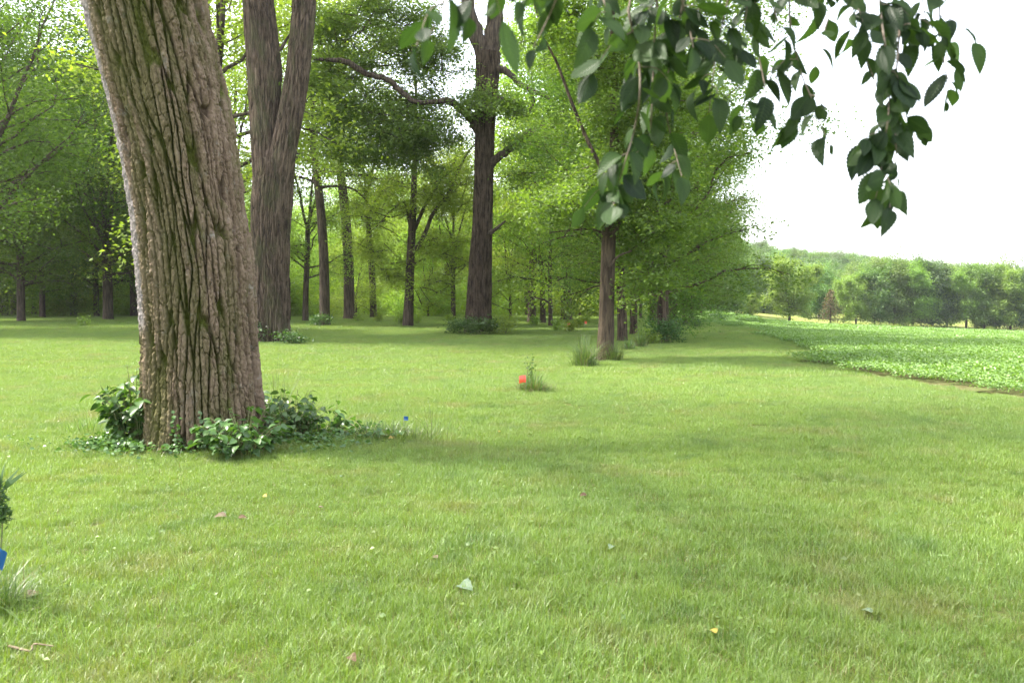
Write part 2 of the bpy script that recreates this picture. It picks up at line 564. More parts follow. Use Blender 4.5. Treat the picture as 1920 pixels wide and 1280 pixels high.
# ------------------------------------------------------------------ scattered stuff through geometry nodes
def scatter(name, P, RZ, SC, variants, label, cat, tiltx=None):
    """one object whose points carry copies of a few variant meshes"""
    me = bpy.data.meshes.new(name + '_points')
    me.vertices.add(len(P)); me.vertices.foreach_set('co', np.asarray(P, np.float32).ravel())
    rot = np.zeros((len(P), 3), np.float32); rot[:, 2] = RZ
    if tiltx is not None:
        rot[:, 0] = tiltx
    a = me.attributes.new('rot', 'FLOAT_VECTOR', 'POINT'); a.data.foreach_set('vector', rot.ravel())
    a = me.attributes.new('scl', 'FLOAT', 'POINT'); a.data.foreach_set('value', np.asarray(SC, np.float32))
    o = obj(name, me)
    tag(o, label, cat, kind='stuff')
    ng = bpy.data.node_groups.new(name + '_scatter', 'GeometryNodeTree')
    ng.interface.new_socket('Geometry', in_out='INPUT', socket_type='NodeSocketGeometry')
    ng.interface.new_socket('Geometry', in_out='OUTPUT', socket_type='NodeSocketGeometry')
    gi = ng.nodes.new('NodeGroupInput'); go = ng.nodes.new('NodeGroupOutput')
    jn = ng.nodes.new('GeometryNodeJoinGeometry')
    for vme in variants:
        vo = bpy.data.objects.new(vme.name, vme)        # never linked to the scene: only a source for the nodes
        oi = ng.nodes.new('GeometryNodeObjectInfo'); oi.inputs['Object'].default_value = vo
        oi.inputs['As Instance'].default_value = True
        ng.links.new(oi.outputs['Geometry'], jn.inputs[0])
    ip = ng.nodes.new('GeometryNodeInstanceOnPoints')
    ip.inputs['Pick Instance'].default_value = True
    ng.links.new(gi.outputs[0], ip.inputs['Points']); ng.links.new(jn.outputs[0], ip.inputs['Instance'])
    na = ng.nodes.new('GeometryNodeInputNamedAttribute'); na.data_type = 'FLOAT_VECTOR'; na.inputs['Name'].default_value = 'rot'
    nb = ng.nodes.new('GeometryNodeInputNamedAttribute'); nb.data_type = 'FLOAT'; nb.inputs['Name'].default_value = 'scl'
    e2r = ng.nodes.new('FunctionNodeEulerToRotation')
    ng.links.new(na.outputs['Attribute'], e2r.inputs[0]); ng.links.new(e2r.outputs[0], ip.inputs['Rotation'])
    ng.links.new(nb.outputs['Attribute'], ip.inputs['Scale'])
    ri = ng.nodes.new('FunctionNodeRandomValue'); ri.data_type = 'INT'
    for s in ri.inputs:
        if s.type == 'INT' and s.name == 'Min': s.default_value = 0
        if s.type == 'INT' and s.name == 'Max': s.default_value = len(variants) - 1
    outi = [s for s in ri.outputs if s.type == 'INT'][0]
    ng.links.new(outi, ip.inputs['Instance Index'])
    ng.links.new(ip.outputs[0], go.inputs[0])
    md = o.modifiers.new('scatter', 'NODES'); md.node_group = ng
    return o


def blades(g, P, H, W, r, lean=0.45, v=None, dead=None, segs=3, fan=0.0):
    n = len(P)
    az = r.uniform(0, 2 * PI, n)
    if fan:
        az = np.arctan2(P[:, 1], P[:, 0]) + r.normal(0, fan, n)
    f = az + r.normal(0, 0.5, n)
    ln = np.abs(r.normal(0, lean, n))
    dx = np.stack([np.cos(az), np.sin(az), 0 * az], -1)
    wx = np.stack([-np.sin(f), np.cos(f), 0 * f], -1)
    V = []
    for k in range(segs + 1):
        t = k / segs
        c = P + dx * (ln * H * t * t)[:, None] + np.array([0, 0, 1.0]) * (H * t * (1 - 0.35 * ln * t))[:, None]
        w = W * (1 - 0.85 * t ** 1.5) * 0.5
        V.append(c + wx * w[:, None]); V.append(c - wx * w[:, None])
    V = np.stack(V, 1)
    k2 = 2 * (segs + 1)
    F0 = np.array([[2 * k, 2 * k + 1, 2 * k + 3, 2 * k + 2] for k in range(segs)])
    F = (np.arange(n) * k2)[:, None, None] + F0[None]
    v = r.uniform(0, 1, n) if v is None else v
    dead = np.zeros(n) if dead is None else dead
    g.add(V.reshape(-1, 3), F.reshape(-1, 4), v=np.repeat(v, k2), dead=np.repeat(dead, k2))


def grass_patch(name, size, n, h, w, seed, weeds=0, segs=3, deadf=0.13):
    r = np.random.default_rng(seed)
    g = Geo()
    P = r.uniform(-size / 2 * 1.4, size / 2 * 1.4, (n, 3)); P[:, 2] = 0
    cl = fbm(P[:, 0] * 9 / max(size, 0.5) * 0.6, P[:, 1] * 9 / max(size, 0.5) * 0.6, 0, seed, 3)
    H = h * np.clip(1.0 + 0.85 * cl + r.normal(0, 0.22, n), 0.25, 2.1)
    dead = (r.uniform(0, 1, n) < deadf) * r.uniform(0.4, 1, n)
    H = np.where(dead > 0, H * 0.6, H)
    blades(g, P, H, w * r.uniform(0.6, 1.3, n), r, 0.55, np.clip(r.normal(0.5, 0.25, n) + 0.3 * cl, 0, 1), dead, segs)
    if weeds:
        Q = r.uniform(-size / 2, size / 2, (weeds, 3)); Q[:, 2] = r.uniform(0.2, 0.75, weeds) * h
        NN = np.array([0, 0, 1.0]) + r.normal(0, 0.35, (weeds, 3)); D = r.normal(0, 1, (weeds, 3)); D[:, 2] *= 0.2
        place_leaves(g, Q, D, NN, r.uniform(0.018, 0.036, weeds), (T_QUAD[0] * [1, 1.3, 1], T_QUAD[1]), r.uniform(0.0, 0.5, weeds))
    return g.mesh(name, MAT['grass'], False)


near_v = [grass_patch('turf_patch', 0.5, 4600, 0.048, 0.0027, 10 + k, 6 if k % 2 else 16) for k in range(6)]
mid_v = [grass_patch('turf_patch', 1.0, 6500, 0.05, 0.0052, 20 + k, 25, 2) for k in range(5)]
far_v = [grass_patch('turf_patch', 2.0, 4600, 0.07, 0.014, 30 + k, 0, 2) for k in range(4)]


def grid_pts(y0, y1, step, hw, jit=0.3):
    P = []
    for y in np.arange(y0, y1, step):
        w = hw(y)
        x = np.arange(-w, w, step) + rng.uniform(0, step)
        P.append(np.stack([x + rng.normal(0, step * jit * 0.4, len(x)), np.full(len(x), y) + rng.normal(0, step * jit * 0.4, len(x))], -1))
    return np.concatenate(P)


NEAR_T = at(385, 845, 9.2)
NEAR_T = on(NEAR_T[0], 9.25)


def lawn_ok(P, marg=0.0):
    k = ~in_poly(P[:, 0], P[:, 1], FIELD)
    k &= (P[:, 0] - NEAR_T[0]) ** 2 + (P[:, 1] - NEAR_T[1]) ** 2 > 0.5 ** 2
    return k


GP = []
for nm, y0, y1, st, vv, lab in (('grass', 1.5, 17, 0.5, near_v, 'fine mown grass blades of the near lawn'),
                                ('grass', 17, 42, 1.0, mid_v, 'mown grass of the middle lawn around the trunks'),
                                ('grass', 42, 100, 2.0, far_v, 'sunlit mown grass far back under the grove')):
    P = grid_pts(y0, y1, st, lambda y: 0.66 * y + 2.5)
    P = P[lawn_ok(P)]
    if st == 2.0:
        P = P[P[:, 0] < 0.45 * P[:, 1]]
    Z = gz(P[:, 0], P[:, 1])
    scatter(nm, np.column_stack([P, Z]), rng.integers(0, 4, len(P)) * PI / 2 + rng.normal(0, 0.2, len(P)), np.clip(1.0 + 0.55 * fbm(P[:, 0] / 1.3, P[:, 1] / 1.3, 0, 91, 3) + rng.normal(0, 0.08, len(P)), 0.85, 1.6), vv, lab, 'grass')


# ------------------------------------------------------------------ crop
def crop_patch(name, size, n, h, leaf, seed):
    r = np.random.default_rng(seed); g = Geo()
    P = r.uniform(-size / 2 * 1.1, size / 2 * 1.1, (n, 3))
    row = 0.5 + 0.5 * np.cos(P[:, 0] * 2 * PI / 0.5)
    P[:, 2] = h * (0.35 + 0.65 * r.uniform(0, 1, n) ** 0.5) * (0.8 + 0.2 * row) * (1 + 0.18 * fbm(P[:, 0] * 1.7, P[:, 1] * 1.7, 0, seed, 2))
    rand_leaves(g, P, leaf, r, np.clip(r.normal(0.5, 0.28, n), 0, 1), 0.42, (T_QUAD[0] * [1, 1.25, 1], T_QUAD[1]), droop=0.1)
    return g.mesh(name, MAT['crop'], False)


c_near = [crop_patch('crop_patch', 1.0, 1000, 0.25, 0.058, 50 + k) for k in range(5)]
c_mid = [crop_patch('crop_patch', 2.0, 2200, 0.26, 0.08, 60 + k) for k in range(4)]
c_far = [crop_patch('crop_patch', 5.0, 4600, 0.36, 0.15, 70 + k) for k in range(4)]
CP = []
for (y0, y1, st, vv, lab) in ((9, 40, 1.0, c_near, 'leafy green soybean plants at the near edge of the field'),
                              (40, 80, 2.0, c_mid, 'green soybean plants across the middle of the field'),
                              (80, 151, 5.0, c_far, 'pale green soybean plants in the far part of the field')):
    P = grid_pts(y0, y1, st, lambda y: 0.72 * y + 6)
    P = P[P[:, 0] > 5]
    P = P[in_poly(P[:, 0] - 0.35, P[:, 1] - np.where(P[:, 0] > 11, 0.68, 0.45), FIELD)]
    scatter('crop', np.column_stack([P, gz(P[:, 0], P[:, 1])]), rng.normal(0.5, 0.1, len(P)) + rng.integers(0, 2, len(P)) * PI,
            rng.uniform(0.85, 1.15, len(P)), vv, lab, 'crop')


# ------------------------------------------------------------------ trees
def trunk_geo(g, zs, C, R, nth, bark=0.0, ridge=0.07, seed=0, tall=0.5, flare=0.0, hero=False, cond=None):
    """a trunk with rings at heights; theta = 0 faces the photographer (-y). bark = furrow depth"""
    t = np.linspace(-1, 1, nth)
    th = PI * (0.72 * t + 0.28 * t ** 3)
    TH, Z = np.meshgrid(th, zs)
    Rr = np.interp(Z, zs, R)
    r0 = float(np.mean(R))
    extra = {}
    d = np.zeros_like(TH)
    if bark:
        u = TH * r0 / ridge + 1.5 * fbm(Z / (tall * 1.6), TH * 1.4, 0, seed + 1, 3) + 0.13 * fbm(Z / 0.13, TH * 5, 0, seed + 2, 3)
        v = Z / tall + 0.35 * fbm(TH * 3, Z, 0, seed + 3, 2)
        f, cid = voronoi(u, v, seed)
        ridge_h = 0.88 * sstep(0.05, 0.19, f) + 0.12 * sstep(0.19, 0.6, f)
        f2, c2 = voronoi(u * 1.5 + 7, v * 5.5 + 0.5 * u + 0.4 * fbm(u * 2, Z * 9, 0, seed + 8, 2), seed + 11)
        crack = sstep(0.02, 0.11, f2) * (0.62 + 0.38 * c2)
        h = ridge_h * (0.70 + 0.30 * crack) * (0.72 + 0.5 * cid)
        lum = fbm(TH * 1.3, Z / 0.7, 0, seed + 4, 3)
        amp = np.ones_like(TH)
        if hero:
            # a flat strip of weathered, shallow bark up the left flank above a small lip
            edge = -0.74 + 0.10 * fbm(Z * 1.3, 0 * Z, 0, 77, 3) + 0.06 * fbm(Z * 6, 0 * Z, 0, 79, 2)
            pale = sstep(edge + 0.12, edge - 0.12, TH) * sstep(1.15, 1.4, Z)
            amp = 1 - 0.72 * pale
            extra['pale'] = pale * (0.75 + 0.25 * crack)
            mo = fbm(TH * 1.5 + 3, Z * 0.30, 0, 21, 4) + 0.35 * fbm(TH * 5, Z * 1.2, 0, 23, 3)
            front = np.exp(-((TH + 0.25) / 0.85) ** 2)
            moss = sstep(-0.12, 0.42, mo * 0.8 + 0.42 * front + 0.03 + 0.35 * fbm(TH * r0 / 0.05, Z / 0.12, 0, 29, 3)) * (1 - pale)
            basem = np.exp(-Z / 0.5) * 0.5
            extra['moss'] = np.clip((moss + basem * (0.5 + mo)) * (1.25 - 0.95 * h), 0, 0.95)
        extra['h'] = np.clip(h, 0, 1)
        fine = fbm(TH * r0 / 0.012, Z / 0.035, 0, seed + 6, 3)
        d = bark * amp * (h - 0.75) + bark * (0.24 * fine + (0.12 * fbm(TH * r0 / 0.028, Z / 0.05, 0, seed + 7, 3) if hero else 0)) + 0.03 * r0 * lum
    fl = flare * np.exp(-np.maximum(Z - zs[0], 0) / (0.55 * r0 + 0.05)) * (1 + 0.55 * np.cos(TH * 5 + 1.3) + 0.4 * np.cos(TH * 3 + 0.4))
    rad = Rr * (1 + fl) + d
    CX = np.interp(Z, zs, C[:, 0]); CY = np.interp(Z, zs, C[:, 1])
    V = np.stack([CX + rad * np.sin(TH), CY - rad * np.cos(TH), Z], -1)
    ny, nx = TH.shape
    i = np.arange(ny - 1)[:, None] * nx + np.arange(nx - 1)[None]
    F = np.stack([i, i + 1, i + nx + 1, i + nx], -1).reshape(-1, 4)
    g.add(V.reshape(-1, 3), F, **{k: a.ravel() for k, a in extra.items()})


def bough(gw, gl, P0, D, L, r, r0, leaf, per, clump=0.36, subs=6, up=0.25, sides=5, start=0.3, flat=0.5, lv=None, wig=0.12, twigs=True, bare=0.0):
    """a limb with side branches and leaf sprays. P0 start, D direction, L length"""
    D = np.asarray(D, float); D /= np.linalg.norm(D)
    n = 6
    pts = [np.asarray(P0, float)]
    d = D.copy()
    for k in range(n):
        d = d + r.normal(0, wig, 3) + np.array([0, 0, up * 0.5 * (0.35 - 1.3 * k / n)])
        d /= np.linalg.norm(d)
        pts.append(pts[-1] + d * L / n)
    pts = np.array(pts)
    if gw is not None:
        tube(gw, pts, np.linspace(r0, r0 * 0.2, n + 1), sides)
    cl = []
    for s in range(subs):
        f = start + (1 - start) * (s + r.uniform(0, 0.9)) / subs
        i = min(int(f * n), n - 1); a = f * n - i
        q = pts[i] * (1 - a) + pts[i + 1] * a
        tn = pts[i + 1] - pts[i]; tn /= np.linalg.norm(tn)
        side = np.cross(tn, [0, 0, 1.0]); side /= np.linalg.norm(side) + 1e-9
        ang = r.uniform(0.5, 1.15) * (1 if s % 2 else -1)
        dd = tn * math.cos(ang) + side * math.sin(ang) + np.array([0, 0, r.normal(0.05, 0.28)])
        dd /= np.linalg.norm(dd)
        l = L * r.uniform(0.28, 0.46) * (1.15 - 0.5 * f)
        sp = np.array([q, q + dd * l * 0.5 + [0, 0, 0.04 * l], q + dd * l + np.array([0, 0, -0.06 * l])])
        if twigs and gw is not None:
            tube(gw, sp, [r0 * 0.28, r0 * 0.16, r0 * 0.06], 4)
        if f > bare:
            for c in (0.35, 0.7, 1.0):
                cl.append(sp[0] * (1 - c) + sp[2] * c)
    cl.append(pts[-1])
    cl = np.array(cl)
    C = np.repeat(cl, per, axis=0)
    off = r.normal(0, 1, C.shape) * [clump, clump, clump * flat]
    tone = np.repeat(r.normal(0.5 if lv is None else lv, 0.2, len(cl)), per)
    v = np.clip(tone + r.normal(0, 0.16, len(C)), 0, 1)
    rand_leaves(gl, C + off, leaf, r, v, 0.5)
    return pts


def make_tree(seed, H, r0, hb, Rc, limbs, leaf, per, prof=0.4, clump=0.4, lean=(0, 0), nth=10, bark=0.0, subs=6, sides=5, top=0.93, flat=0.6, low_el=0.25, lv=None, fork=0.38, leaders=4, lead0=0):
    """trunk mesh data and crown mesh data of a whole broadleaf tree standing at the origin"""
    r = np.random.default_rng(seed)
    gw, gl = Geo(), Geo()
    hf = max(fork * H, hb * 1.05)
    zs = np.linspace(-0.15, hf, 30)
    w = r.normal(0, 1, 4)
    tt = zs / H
    C = np.stack([lean[0] * tt * H + 0.014 * H * (np.sin(tt * 6 + w[0]) - math.sin(w[0])) * tt * 2, lean[1] * tt * H + 0.014 * H * (np.sin(tt * 6 + w[1]) - math.sin(w[1])) * tt * 2], -1)
    R = r0 * np.clip(1 - 0.75 * np.clip(tt, 0, 1), 0.05, 1) ** 0.8
    trunk_geo(gw, zs, C, R, nth, bark, flare=0.35, seed=seed)
    tip = np.array([C[-1, 0], C[-1, 1], hf])
    paths = []
    a0 = r.uniform(0, 6.28)
    for k in range(leaders):
        a = a0 + k * 2 * PI / leaders + r.normal(0, 0.3)
        spread = Rc * r.uniform(0.28, 0.55) * (0.35 if k == 0 and not lead0 else 1)
        hgt = (H * top - hf) * (1 if k == 0 else r.uniform(0.65, 0.95))
        t = np.linspace(0, 1, 9)
        wob = np.cumsum(r.normal(0, 0.06 * Rc, (9, 2)), axis=0) * t[:, None]
        p = np.stack([tip[0] + math.cos(a) * spread * t ** 0.8 + wob[:, 0], tip[1] + math.sin(a) * spread * t ** 0.8 + wob[:, 1], hf - 0.25 * r0 + hgt * t], -1)
        rr = R[-1] * (0.75 if k == 0 else 0.55) * np.clip(1 - 0.9 * t, 0.06, 1)
        tube(gw, p, rr, max(sides, 6))
        paths.append((p, a, rr))
    for i in range(limbs):
        s = (i + r.uniform(0, 0.8)) / limbs
        z = hb + (H * top - hb) * s * 0.97
        az = i * 2.399 + r.normal(0, 0.35)
        if z < hf or i % leaders == 0 and z < hf * 1.1:
            o = [np.interp(z, zs, C[:, 0]), np.interp(z, zs, C[:, 1]), z]; rb = np.interp(z, zs, R)
        else:
            p, a, rr = paths[int(np.argmin([abs(((az - q[1] + PI) % (2 * PI)) - PI) for q in paths]))] if r.uniform() < 0.8 else paths[0]
            z = min(z, p[-1, 2])
            o = [np.interp(z, p[:, 2], p[:, c]) for c in (0, 1)] + [z]; rb = np.interp(z, p[:, 2], rr)
        env = Rc * math.sqrt(max(0.10, 1 - ((s - prof) / 0.72) ** 2)) * r.uniform(0.7, 1.15)
        ro = math.hypot(o[0], o[1])
        el = low_el + 0.6 * s ** 1.4 + r.normal(0, 0.16)
        D = [math.cos(az) * math.cos(el), math.sin(az) * math.cos(el), math.sin(el)]
        bough(gw, gl, o, D, max(1.0, env - 0.7 * ro) / max(math.cos(el), 0.6), r, max(0.016, rb * 0.4), leaf, per, clump, subs, 0.45, sides, 0.18, flat, lv, 0.2)
    return gw, gl


def tree_thing(name, gw, gl, bark, leafm, loc, label, cat='tree', group=None):
    e = empty(name, loc, label, cat, group)
    obj('trunk', gw.mesh('trunk', bark), e)
    obj('crown', gl.mesh('crown', leafm, False), e)
    return e


# ---- the great leaning trunk at the left
SC = 9.2
px_tab = [(-330, 205, 225), (-150, 238, 224), (0, 271, 226), (100, 296, 220), (200, 320, 220), (300, 339, 213), (400, 354, 211), (500, 365, 213),
          (600, 372, 211), (700, 378, 215), (780, 382, 219), (850, 386, 226)]
tab = []
for py, cx, w in px_tab:
    p = at(cx, py, NEAR_T[1])
    tab.append((p[2], p[0] - NEAR_T[0], w / FPX * np.linalg.norm([NEAR_T[1], 0]) * 0.5 * 1.0))
tab = np.array(sorted(tab))
zz = np.concatenate([np.linspace(-0.2, 5.2, 760), np.linspace(5.23, 7.0, 60)])
Cn = np.stack([np.interp(zz, tab[:, 0], tab[:, 1]), 0 * zz], -1)
Rn = np.interp(zz, tab[:, 0], tab[:, 2])
k = np.ones(41) / 41
pad = lambda a: np.convolve(np.pad(a, 20, mode='edge'), k, 'valid')
Cn = np.stack([pad(Cn[:, 0]), pad(Cn[:, 1])], -1); Rn = pad(Rn)
g = Geo()
trunk_geo(g, zz, Cn, Rn - 0.032, 520, 0.09, 0.078, 3, 1.2, 0.2, hero=True)
old = empty('leaning_tree', NEAR_T - [0, 0, 0.0], 'huge leaning trunk with deeply furrowed mossy bark, weeds around its foot', 'tree')
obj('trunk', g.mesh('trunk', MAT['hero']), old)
r = np.random.default_rng(41)
gw, gl = Geo(), Geo()
ftop = np.array([Cn[-1, 0], 0, 6.9])
for az, el, L, rr in ((2.7, 0.95, 6, 0.34), (0.5, 0.9, 6.5, 0.36), (4.4, 1.0, 6, 0.28), (1.6, 1.15, 7, 0.3)):
    D = np.array([math.cos(az) * math.cos(el), math.sin(az) * math.cos(el), math.sin(el)])
    pts = resample([ftop - [0, 0, 0.4], ftop + D * L * 0.5 + [0, 0, 0.3], ftop + D * L + [0, 0, 0.3]], 8)
    tube(gw, pts, np.linspace(rr, rr * 0.5, 8), 10)
    for k in range(9):
        a2 = r.uniform(0, 2 * PI); e2 = r.uniform(-0.1, 0.9)
        bough(gw, gl, pts[r.integers(4, 8)], [math.cos(a2) * math.cos(e2), math.sin(a2) * math.cos(e2), math.sin(e2)], r.uniform(3.2, 5.2), r, 0.09, 0.15, 9, 0.5, 7)
obj('limb', gw.mesh('limb', MAT['bark_grey']), old)
obj('crown', gl.mesh('crown', MAT['leaf_mid'], False), old)

# ---- the two-stemmed tree
B2 = ground(505, 641); Y2 = B2[1]


def px_path(lst, depth, base):
    """pixel centres and widths at one distance -> points and radii relative to base"""
    P = np.array([at(x, y, depth) - base for x, y, w in lst])
    R = np.array([w * depth / FPX * 0.5 for x, y, w in lst])
    return P, R


g = Geo()
zz = np.linspace(-0.2, (at(0, 300, Y2) - B2)[2], 260)
P, R = px_path([(506, 660, 84), (506, 641, 77), (506, 600, 72), (506, 520, 71), (507, 440, 72), (510, 380, 74), (514, 330, 72), (516, 290, 70)], Y2, B2)
o_ = np.argsort(P[:, 2])
trunk_geo(g, zz, np.stack([np.interp(zz, P[o_, 2], P[o_, 0]), 0 * zz], -1), np.interp(zz, P[o_, 2], R[o_]), 240, 0.08, 0.085, 31, 1.2, 0.10)
twin = empty('forked_tree', B2, 'two-stemmed grey trunk forking into a V, just right of the huge leaning trunk', 'tree')
obj('trunk', g.mesh('trunk', MAT['bark_grey']), twin)
for lst, sd in (([(508, 420, 52), (503, 340, 54), (499, 270, 53), (497, 200, 56), (495, 120, 62), (488, 50, 58), (482, -30, 54), (470, -200, 46), (455, -360, 36)], 33),
                ([(512, 420, 44), (521, 340, 48), (532, 280, 47), (546, 210, 46), (558, 130, 43), (567, 50, 42), (573, -30, 41), (585, -200, 34), (600, -360, 26)], 35)):
    P, R = px_path(lst, Y2 + (0.15 if sd == 33 else -0.2), B2)
    o_ = np.argsort(P[:, 2]); zz = np.linspace(P[o_[0], 2], P[o_[-1], 2], 240)
    g = Geo()
    Pc = resample(P[o_], 60)
    trunk_geo(g, zz, np.stack([np.interp(zz, Pc[:, 2], Pc[:, 0]), np.interp(zz, Pc[:, 2], Pc[:, 1])], -1), np.interp(zz, P[o_, 2], R[o_]), 160, 0.07, 0.08, sd, 1.2)
    obj('stem', g.mesh('stem', MAT['bark_grey']), twin)
gw, gl = Geo(), Geo(); r = np.random.default_rng(43)
for k in range(40):
    s = r.uniform(0.0, 1)
    side = r.choice([-1, 1])
    p0 = np.array([-0.6 + side * 1.2, 0, 13.3 + 6 * s]); a2 = r.uniform(0, 2 * PI); e2 = r.uniform(0.0, 1.0)
    bough(gw, gl, p0, [math.cos(a2) * math.cos(e2), math.sin(a2) * math.cos(e2), math.sin(e2)], r.uniform(3.5, 5.5), r, 0.1, 0.18, 13, 0.5, 6)
# small dead-end twigs visible low on the stems
obj('limb', gw.mesh('limb', MAT['bark_dark']), twin); gw = Geo()
tube(gw, resample([at(525, 95, Y2) - B2, at(540, 70, Y2) - B2, at(556, 50, Y2) - B2], 6), [0.07, 0.06, 0.05, 0.04, 0.03, 0.02], 6)
obj('limb', gw.mesh('limb', MAT['bark_dark']), twin)
obj('crown', gl.mesh('crown', MAT['leaf_mid'], False), twin)

# ---- the centre tree
B3 = ground(897, 622); Y3 = B3[1]
P, R = px_path([(897, 640, 60), (897, 622, 52), (897, 590, 48), (900, 520, 44), (904, 430, 38), (907, 340, 35), (909, 250, 36), (911, 190, 40), (914, 130, 44), (915, 100, 46)], Y3, B3)
o_ = np.argsort(P[:, 2]); zz = np.linspace(-0.2, P[o_[-1], 2], 260)
g = Geo()
trunk_geo(g, zz, np.stack([np.interp(zz, P[o_, 2], P[o_, 0]), 0 * zz], -1), np.interp(zz, P[o_, 2], R[o_]), 190, 0.07, 0.085, 51, 1.4, 0.12)
oak = empty('tall_tree', B3, 'tall straight dark trunk in the middle of the lawn with a crooked low limb', 'tree')
obj('trunk', g.mesh('trunk', MAT['bark_brown']), oak)


def limb(lst, depths, base, mat, parent, sides=10):
    P = np.array([at(x, y, d) - base for (x, y, w), d in zip(lst, depths)])
    R = np.array([w * d / FPX * (0.5 if w > 24 else 0.41) for (x, y, w), d in zip(lst, depths)])
    n = 5 * len(P)
    Pr = resample(P, n)
    L = np.concatenate([[0], np.cumsum(np.linalg.norm(np.diff(P, axis=0), axis=1))])
    Rr = np.interp(np.linspace(0, L[-1], n), L, R)
    Pr[1:-1] += np.random.default_rng(len(lst)).normal(0, 0.12, (n - 2, 3)) * Rr[1:-1, None]
    g = Geo(); tube(g, Pr, Rr, sides)
    obj('limb', g.mesh('limb', mat), parent)
    return P


bb = MAT['bark_dark']
limb([(911, 120, 30), (898, 80, 30), (885, 40, 27), (876, 0, 25), (866, -60, 22), (850, -200, 14)], [Y3] * 6, B3, bb, oak)
limb([(917, 120, 34), (922, 80, 33), (928, 40, 32), (933, 0, 30), (937, -60, 26), (945, -220, 16)], [Y3] * 6, B3, bb, oak)
La = limb([(905, 262, 26), (892, 235, 24), (868, 208, 18), (842, 190, 16), (805, 192, 10), (775, 190, 12), (745, 165, 13), (728, 150, 13), (690, 140, 13), (668, 128, 14), (650, 116, 13), (618, 113, 10), (588, 112, 6)],
          [Y3, Y3 - .3, Y3 - .6, Y3 - .8, Y3 - 1, Y3 - 1.1, Y3 - 1.2, Y3 - 1.3, Y3 - 1.4, Y3 - 1.5, Y3 - 1.5, Y3 - 1.6, Y3 - 1.6], B3, bb, oak)
Lb = limb([(914, 318, 20), (928, 300, 19), (952, 282, 17), (976, 262, 15), (1002, 243, 13), (1030, 236, 11), (1060, 232, 7)], [Y3, Y3 - .2, Y3 - .4, Y3 - .5, Y3 - .6, Y3 - .6, Y3 - .5], B3, bb, oak)
Lc = limb([(918, 135, 18), (940, 130, 17), (958, 140, 14), (975, 158, 12), (990, 166, 11), (1010, 175, 9), (1032, 187, 6)], [Y3, Y3 - .3, Y3 - .5, Y3 - .6, Y3 - .7, Y3 - .7, Y3 - .7], B3, bb, oak)
limb([(990, 164, 8), (997, 178, 7), (1001, 192, 6), (994, 206, 5), (988, 214, 4)], [Y3 - .7] * 5, B3, bb, oak, 7)
limb([(912, 440, 12), (926, 432, 9), (936, 424, 7), (948, 414, 4)], [Y3 - .3] * 4, B3, bb, oak, 7)
gw, gl = Geo(), Geo(); r = np.random.default_rng(44)


def blobs(gw, gl, r, lst, base, leaf, per, clump, origin=None, twr=0.035, lv=None, Lb=(1.3, 2.4)):
    """leaf masses given as pixel ellipses with a distance and a depth: (cx, cy, rx, ry, depth, thickness, boughs)"""
    for cx, cy, rx, ry, d, th, nb in lst:
        for k in range(nb):
            while True:
                a, b, c = r.uniform(-1, 1, 3)
                if a * a + b * b + c * c < 1: break
            p = at(cx + a * rx, cy + b * ry, d + c * th) - base
            ct = at(cx, cy, d) - base
            D = (p - ct); D[2] *= 0.3; D = D / (np.linalg.norm(D) + 0.01) + r.normal(0, 0.35, 3)
            L = r.uniform(*Lb)
            bough(gw, gl, p - D / np.linalg.norm(D) * L * 0.5, D, L, r, twr, leaf, per, clump, 5, 0.2, 4, 0.1, 0.6, lv)


blobs(gw, gl, r, [(660, 50, 90, 60, Y3 + .8, 2.0, 26), (640, 190, 75, 60, Y3 + .6, 1.8, 22), (740, 80, 80, 70, Y3 + 1, 2.2, 26), (735, 225, 75, 65, Y3 + .6, 2.0, 32),
                  (815, 130, 50, 60, Y3 + .8, 2.0, 16), (815, 250, 45, 45, Y3 + .6, 1.6, 14), (925, 185, 38, 24, Y3 - 1.2, 0.5, 12), (690, 290, 55, 28, Y3 + .4, 1.4, 9), (610, 110, 45, 60, Y3 + 1, 1.6, 12), (620, 270, 40, 35, Y3 + .6, 1.4, 8), (780, 300, 35, 25, Y3 + .8, 1.2, 5),
                  (1010, 80, 60, 50, Y3 + 1, 2, 12), (1065, 200, 35, 55, Y3 + 1, 1.6, 10), (985, 265, 40, 18, Y3 + .3, 0.8, 5), (955, 195, 30, 25, Y3 + 1.2, 0.8, 3), (1010, 310, 26, 40, Y3 + .5, 1, 6),
                  (690, -70, 150, 60, Y3 + .5, 3, 30), (1010, -60, 130, 60, Y3 + 1, 3, 22)],
      B3, 0.14, 24, 0.33)
obj('branch', gw.mesh('branch', MAT['bark_dark']), oak)
obj('crown', gl.mesh('crown', MAT['leaf_mid'], False), oak)

# ---- generic variants used for the other trees
def variant(name, bark, leafm, *a, **k):
    gw, gl = make_tree(*a, **k)
    return gw.mesh('trunk', MAT[bark]), gl.mesh('crown', MAT[leafm], False)


